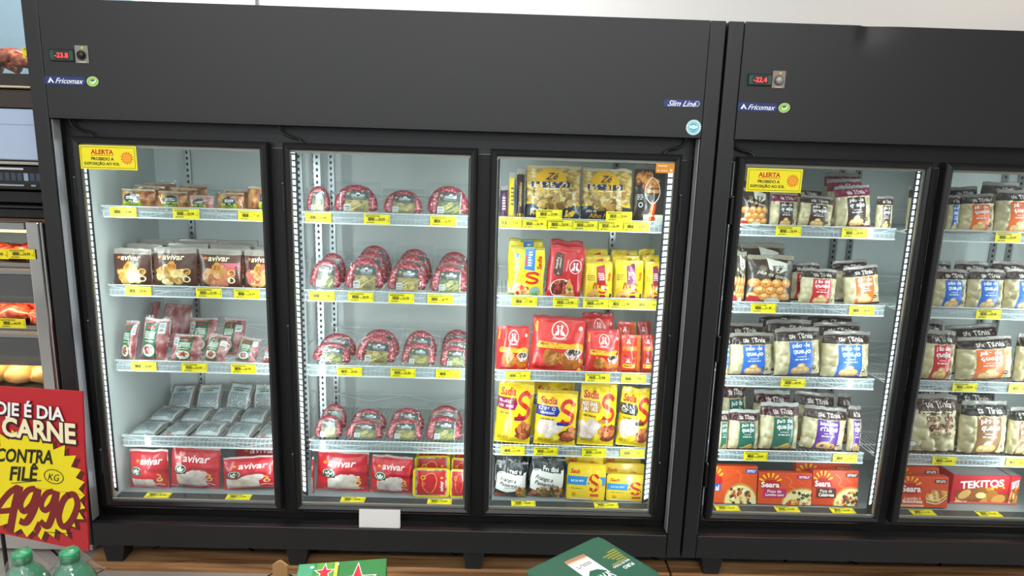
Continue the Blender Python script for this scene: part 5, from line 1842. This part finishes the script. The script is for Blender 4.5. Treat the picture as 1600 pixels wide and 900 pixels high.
# cartons stacked on the floor in front
def slab_box(name, o, e1, e2, w, h, z0, z1, col, art, side_art=None, rad=.0, label='', cat=''):
    """carton whose top starts at corner o and runs w along e1 and h along e2"""
    up = Vector((0, 0, 1))
    if rad:
        pts = []
        for cx, cy, s0 in ((w - rad, h - rad, 0), (rad, h - rad, 90), (rad, rad, 180), (w - rad, rad, 270)):
            for i in range(6):
                t = R(s0 + 18 * i)
                pts.append((cx + rad * math.cos(t), cy + rad * math.sin(t)))
    else:
        pts = [(0, 0), (w, 0), (w, h), (0, h)]
    mb = MB()
    n = len(pts)
    m = Q(col)
    wp = [o + e1 * a + e2 * b for a, b in pts]
    vs = [(p.x, p.y, z0) for p in wp] + [(p.x, p.y, z1) for p in wp]
    _, f = mb.add(vs, [tuple(range(n)), tuple(range(2 * n - 1, n - 1, -1))] + [(i, n + i, n + (i + 1) % n, (i + 1) % n) for i in range(n)], m)
    bmesh.ops.recalc_face_normals(mb.bm, faces=f)

    def fm(x, z, l):
        p = o + e1 * (x + w / 2) + e2 * z
        return (p.x, p.y, z1 + l)
    mb.art(art, w, h, fm, Q)
    if side_art:
        def fs_(x, z, l):
            p = o + e1 * (w + l) + e2 * (h / 2 - x)
            return (p.x, p.y, z0 + z)
        mb.art(side_art, h, z1 - z0, fs_, Q)
    return prop(mb.build(name), label, cat)


ZS = .62
A_, L_, R_ = atz(935, 837, ZS), atz(817, 894, ZS), atz(1038, 896, ZS)
e1 = (L_ - A_).normalized()
e2 = Vector((-e1.y, e1.x, 0))
WS, HS = (L_ - A_).length, (R_ - A_).length


def sp(px, py):
    p = atz(px, py, ZS) - A_
    return (p.dot(e1) / WS, p.dot(e2) / HS)


art = [('r', .02, .02, .98, .98, '#245844')]
c0, c1, c2, c3 = sp(881, 879), sp(912, 866), sp(1000, 924), sp(966, 940)
lerp = lambda a, b, t: (a[0] + (b[0] - a[0]) * t, a[1] + (b[1] - a[1]) * t)
art += [('p', [c0, lerp(c0, c1, .1), c1, c2, c3], '#dcdad8'), ('p', [c0, lerp(lerp(c0, c1, .25), (0, 0), .03), lerp(lerp(c0, c1, .8), (0, 0), .03), c1, lerp(c1, c2, .06), lerp(c0, c3, .06)], '#a8785c'), ('p', [lerp(c0, c3, .06), lerp(c1, c2, .06), lerp(c1, c2, .085), lerp(c0, c3, .085)], '#e0b08c')]
m0, m1 = lerp(c0, c3, .2), lerp(c1, c2, .2)
art += [('p', [lerp(c0, c3, .48), lerp(lerp(c0, c3, .34), lerp(c1, c2, .34), .4), lerp(lerp(c0, c3, .36), lerp(c1, c2, .36), .72), lerp(c1, c2, .46), lerp(c1, c2, 1), lerp(c0, c3, 1)], '#1e5a46')]
cm = lerp(m0, m1, .5)
art += [('lines', cm[0] - .09, cm[0] + .09, cm[1] - .03, cm[1] + .03, 2, '#8a8684')]
ct = lerp(lerp(c0, c3, .56), lerp(c1, c2, .56), .5)
art += [('t', 'SPATEN', ct[0], ct[1], abs(c0[0] - c1[0]) * 1.02, '#f0f0ee', .02, 0, 0, 2.4)]
g0, g1 = sp(985, 882), sp(962, 885)
tu, tv = sp(983, 877)
art += [('t', 'PURO', sp(982, 884)[0], sp(982, 884)[1], .13, '#e6ebe8', .03, 0, 0, 1.2), ('t', 'MALTE TODO', sp(972, 879)[0] + .02, sp(974, 878)[1] + .01, .22, '#e6ebe8', .03)]
for k in range(6):
    q = lerp(sp(961, 858), sp(979, 872), k / 5)
    art.append(('r', q[0], q[1] - .012, q[0] + .11 + .03 * (k * 3 % 4), q[1] + .012, '#8c8a3a'))
slab_box('beer_carton', A_, e1, e2, WS, HS, .0, ZS, '#1f4d3c', art, None, .022, 'dark green beer carton with rounded corners and a pictured can in front of the freezer', 'carton')

ZB = .60
P0, P1 = atz(467, 882, ZB), atz(604, 872.5, ZB)
f1 = (P1 - P0)
WBX = f1.length
f1.normalize()
f2 = Vector((-f1.y, f1.x, 0))
HBX = .21
o_ = P0 - f2 * HBX


def star5(u, v, ru, rv, c):
    pts = []
    for i in range(10):
        t = math.pi / 2 + math.pi * i / 5
        q = 1 if i % 2 == 0 else .40
        pts.append((u + ru * q * math.cos(t), v + rv * q * math.sin(t)))
    return [('p', [(u, v), pts[i], pts[(i + 1) % 10]], c) for i in range(10)]


art = [('r', .01, .01, .99, .99, '#2e7a38'), ('r', .01, .01, .17, .99, '#4a9a70'), ('r', .17, .01, .40, .99, '#2f8a4c'), ('r', .22, .01, .40, .99, '#5a9a34'), ('r', .41, .01, .45, .99, '#c8d23a'), ('r', .46, .01, .47, .99, '#1c5428'), ('r', .14, .9, .18, .94, '#cfe0d4'), ('r', .43, .93, .46, .97, '#dce6b0')]
art += star5(.305, .80, .125, .19, '#f4f2ee') + star5(.305, .80, .10, .155, '#e0242c') + star5(.68, .58, .23, .38, '#f4f2ee') + star5(.68, .58, .205, .34, '#e0242c')
side = [('r', .01, .01, .99, .99, '#2a6a30')] + [('p', [(.84 - .16 * k, .99), (.90 - .16 * k, .99), (.80 - .16 * k, .88), (.74 - .16 * k, .88)], '#f0f2ee') for k in range(4)]
slab_box('beer_carton', o_, f1, f2, WBX, HBX, .0, ZB, '#2b6e33', art, side, 0, 'bright green beer carton with two red stars on its top', 'carton')
# pointed cardboard post beside the star carton
q = at(437, 880, P0.y + .03)
mb = MB()
w2 = .0185
mb.prism([(q.x - w2, .0), (q.x + w2, .0), (q.x + w2, q.z - .008), (q.x + w2 * .5, q.z), (q.x, q.z + .006), (q.x - w2 * .5, q.z + .001), (q.x - w2, q.z - .007)], q.y, q.y + .006, mat('#a67c50', .75, 0, .1, 200, tag='cardboard'))
prop(mb.build('cardboard_post'), 'pointed brown cardboard corner post beside the carton with red stars', 'cardboard post')

# unseen cartons added on the floor towards the viewer to shade the plinth
for n, (x0_, x1_, y0_, y1_, z_, c_) in enumerate(((.10, .70, -1.62, -1.12, .42, '#7a5a3a'), (.78, 1.40, -1.50, -1.00, .40, '#2b5a38'), (1.50, 2.20, -1.62, -1.06, .40, '#2a4a3c'), (2.28, 2.95, -1.50, -.95, .42, '#6a4c34'))):
    mb = MB()
    mb.box((x0_, y0_, 0), (x1_, y1_, z_), Q(c_), .006, 2)
    mb.box((x0_ + .02, y0_ - .0006, z_ * .45), (x1_ - .02, y0_, z_ * .8), Q('#d8d4c8'))
    mb.box(((x0_ + x1_) / 2 - .03, y0_ + .006, z_), ((x0_ + x1_) / 2 + .03, y1_ - .006, z_ + .0006), mat('#c8b48c', .3, tag='tape'))
    prop(mb.build('unseen_shade_carton'), f"{('brown', 'green', 'dark green', 'brown')[n]} added unseen carton shading the plinth, in front of the {('left', 'second', 'third', 'fourth')[n]} door", 'carton', 'unseen cartons added for shade')

# conduit on the wall above the left freezer
mb = MB()
q = at(402, 2, .84)
mb.tube([(q.x, .838, 2.02), (q.x, .838, 3.3)], .009, mat('#d8d6d2', .5, tag='conduit'), 10)
prop(mb.build('wall_conduit'), 'thin white conduit running up the wall above the left freezer', 'conduit')

# ------------------------------------------------------------------ the meat and bakery counter to the left
YC = .14
zc = lambda py: at(20, py, YC).z
case = empty('display_counter', (-.60, YC, 0))
LX = lambda x: x + .60


def cpart(name, a, b, m, bev=.002, parent=None):
    mb = MB()
    mb.box((LX(a[0]), a[1] - YC, a[2]), (LX(b[0]), b[1] - YC, b[2]), m, bev)
    return mb.build(name, parent or case)


X0, X1 = -1.30, -.03
skyb = mat('#aebfd8', .35, tag='counter_blue')
dk = mat('#2a2724', .35, tag='counter_dark')
pn = mat('#111113', .3, tag='counter_black')
cpart('back_panel', (X0, .70, .0), (X1, .72, 2.3), mat('#9db9c9', .3, tag='pale_panel'))
cpart('side_wall', (X1 - .012, YC + .07, .02), (X1, .70, 1.25), dk)
cpart('top_shelf', (X0, .20, zc(135)), (X1, .70, zc(112)), dk)
cpart('shelf_edge', (X0, YC, zc(137)), (X1, .19, zc(134)), mat('#c8b89c', .4, tag='edge'))
cpart('shelf_front', (X0, .16, zc(168)), (X1, .6, zc(139)), mat('#3a322c', .3, tag='smoked'))
cpart('canopy', (X0, YC, zc(250)), (X1, .70, zc(170)), skyb, .004)
cpart('canopy_seam', (X0, YC - .001, zc(195)), (X1, YC + .0005, zc(194)), mat('#8ea0bc', .4, tag='seam'), 0)
cpart('canopy_lip', (X0, YC - .004, zc(257)), (X1, YC + .02, zc(252)), mat('#b9b3a4', .3, .5, tag='lip'))
cp = cpart('control_panel', (X0, YC + .005, zc(296)), (X1 - .02, .4, zc(259)), pn)
mb = MB()
art = [('r', .0, .2, 1, .72, '#15171c')]
for k in range(34):
    art.append(('r', .40 + .0173 * k, .38, .412 + .0173 * k, .70, '#3a4250' if k % 5 else '#8aa0b8'))
art += [('lines', .46, .66, .8, .95, 1, '#c8ccd0'), ('lines', .74, .92, .8, .95, 1, '#c8ccd0'), ('lines', .42, .95, .12, .24, 1, '#9aa0a4')]
wp, hp = X1 - .02 - X0, zc(259) - zc(296)
mb.art(art, wp, hp, FLAT(0), Q)
s_ = mb.build('control_display', cp)
s_.location = (LX((X0 + X1 - .02) / 2), .005, zc(296))
cpart('vent_slat', (X0, YC + .04, zc(318)), (X1, .4, zc(300)), pn)
cpart('vent_slat', (X0, YC + .02, zc(326)), (X1, .4, zc(322)), mat('#26262a', .3, tag='slat'))
cpart('vent_slat', (X0, YC + .04, zc(342)), (X1, .4, zc(328)), pn)
cpart('wood_trim', (X0, YC + .02, zc(346)), (X1, .5, zc(343)), mat('#6a4a38', .4, tag='trim'))
cpart('top_rail', (X0, YC, zc(359)), (-.1665, YC + .03, zc(348)), STEEL)
ps = MB()
a = [(at(x, 450, YC).x) for x in (56, 68, 84)]
xr = -.115
ps.box((LX(xr - .05), 0, .3), (LX(xr), .03, zc(346)), CHROME, .006, 3)
ps.box((LX(xr + .004), -.004, .3), (LX(xr + .014), .03, zc(346)), CHROME, .004, 2)
ps.box((LX(xr + .018), .006, .3), (LX(X1), .03, zc(346)), CHROME, .004, 2)
ps.build('corner_post', case)
warm = mat('#e8c890', .4, emit=2.2, tag='assumed_counter_lamp')
for (zt_, zs) in ((zc(360), zc(424)), (zc(466), zc(524)), (zc(562), zc(624))):
    cpart('counter_shelf', (X0, YC + .02, zs - .016), (X1 - .10, .66, zs), STEEL)
    cpart('shelf_glass', (X0, YC + .018, zs - .12), (X1 - .10, YC + .024, zs - .016), clear_mat('smoked_glass', '#6a6c6c', .05, 1.5, 0, 40, .1), 0)
    l_ = cpart('assumed_shelf_lamp', (X0, YC + .035, zt_ - .012), (X1 - .12, YC + .05, zt_ - .002), warm, 0)  # glowing lamp bar, assumed from the warm light on the food
    o = area('assumed_counter_lamp', ((X0 + X1) / 2, YC + .10, zt_ - .014), (R(12), 0, 0), 1.1, .02, 2.6, (1, .72, .42))  # light of the assumed lamp, added to warm each shelf
cpart('base_cabinet', (X0, YC + .01, .02), (X1 - .02, .70, zc(640)), mat('#b8b4ae', .4, tag='base'))
prop(case, 'chrome-framed meat and bakery counter with glass shelves, left of the freezers', 'display counter')


def heap(name, cx, cy, z, w, d, n, m, r, label, cat, seed, flat=.45):
    """a steel tray with food heaped on it"""
    root = empty(name, (cx, cy, z))
    t = MB()
    t.box((-w / 2, -d / 2, .001), (w / 2, d / 2, .006), STEEL, .001)
    for a, b in (((-w / 2, -d / 2, .006), (w / 2, -d / 2 + .004, .018)), ((-w / 2, d / 2 - .004, .006), (w / 2, d / 2, .018)), ((-w / 2, -d / 2 + .004, .006), (-w / 2 + .004, d / 2 - .004, .018)), ((w / 2 - .004, -d / 2 + .004, .006), (w / 2, d / 2 - .004, .018))):
        t.box(a, b, STEEL)
    t.build('tray', root)
    rnd = random.Random(seed)
    f = MB()
    for i in range(n):
        x, y = rnd.uniform(-.42, .42) * w, rnd.uniform(-.38, .38) * d
        q = r * rnd.uniform(.7, 1.3)
        f.blob((x, y, .012 + q * flat + rnd.uniform(0, .03) * (1 - abs(y) / d)), (q * rnd.uniform(1, 1.7), q, q * flat * 1.2), m[i % len(m)], i + seed, .5, 9, 6)
    o = f.build('food', root)
    o['kind'] = 'stuff'
    return prop(root, label, cat)


OR1 = mix_mat('orange_meat', ['#9c3a1c', '#cf5c30', '#e89060', '#f0c8a0'], 50, .35, .4)
OR2 = mix_mat('red_meat', ['#8c1c18', '#b83428', '#d86048', '#f0b8a0'], 40, .35, .4)
heap('meat_tray', -.38, .36, zc(424), .44, .30, 46, [OR1, OR2], .026, 'tray of sliced orange meat on the upper glass shelf of the counter', 'meat tray', 1)
heap('meat_tray', -.38, .36, zc(524), .44, .30, 50, [OR2, OR2, OR1], .032, 'tray heaped with raw red meat strips on the middle counter shelf', 'meat tray', 2, .6)
BREAD = mix_mat('bread_crust', ['#c47a34', '#e0a052', '#eebc74', '#f2d09a'], 9, .5, .1)
for i in range(5):
    mb = MB()
    mb.blob((0, 0, .050), (.044, .11, .050), BREAD, i, .25, 16, 12)
    o = mb.build('bread_loaf')
    o.location = (-.64 + .100 * i, .34, zc(624) + .006)
    o.rotation_euler = (0, 0, R(-14))
    prop(o, f'golden bread loaf on the lowest counter shelf, {ORD[i]} from left', 'bread loaf', 'bread loaves in the counter')
# cured sausages on top of the counter
SAL = mix_mat('cured_sausage', ['#5c2418', '#8c3a22', '#b8603c', '#d89a70'], 60, .35, .4)
root = empty('cured_sausage_pack', (-.30, .36, zc(112) + .002))
mb = MB()
for i in range(5):
    x = -.16 + .07 * i
    mb.tube(smooth_path([(x - .02, -.05 + .02 * (i % 2), .03 + .012 * i * (i < 3) + .03 * (i >= 3)), (x + .05, -.02, .05 + .012 * (i % 3)), (x + .12, .0, .03 + .008 * i * .3)], 6), .026, SAL, 10)
mb.build('sausage', root)
mb = MB()
mb.box((-.24, -.085, .02), (-.15, -.083, .09), Q('#dcd6c0'))
mb.art([('ring', .18, .5, .05, .05, .02, '#b84a2c')], .5, .1, FLAT(-.084), Q)
mb.build('label', root)
mb = MB()
film_sheet(mb, .50, .13, lambda x, z: -.088 + .03 * (z / .13) ** 2, FILM)
mb.build('clear_film', root)
prop(root, 'clear pack of orange cured sausages on the dark shelf at the upper left', 'sausage pack')
for n, (px, py, pr, yy, txt) in enumerate(((-28, 404, '79,99', YC - .004, 'upper'), (14, 404, '24,99', YC - .004, 'upper'), (0, 512, '44,99', YC - .004, 'middle'))):
    o = bpy.data.objects.new('price_tag', tag_mesh(pr))
    COL.objects.link(o)
    p = at(px, py, yy)
    o.location = (p.x + .047, yy, p.z)
    prop(o, f'yellow {pr} price tag on the {txt} shelf edge of the meat counter', 'price tag', 'yellow price tags')
o = bpy.data.objects.new('price_tag', tag_mesh('59,99'))
COL.objects.link(o)
p = at(36, 91, YC + .03)
o.location = (p.x + .047, YC + .03, p.z)
prop(o, 'yellow price tag on the dark shelf beside the cured sausages', 'price tag', 'yellow price tags')
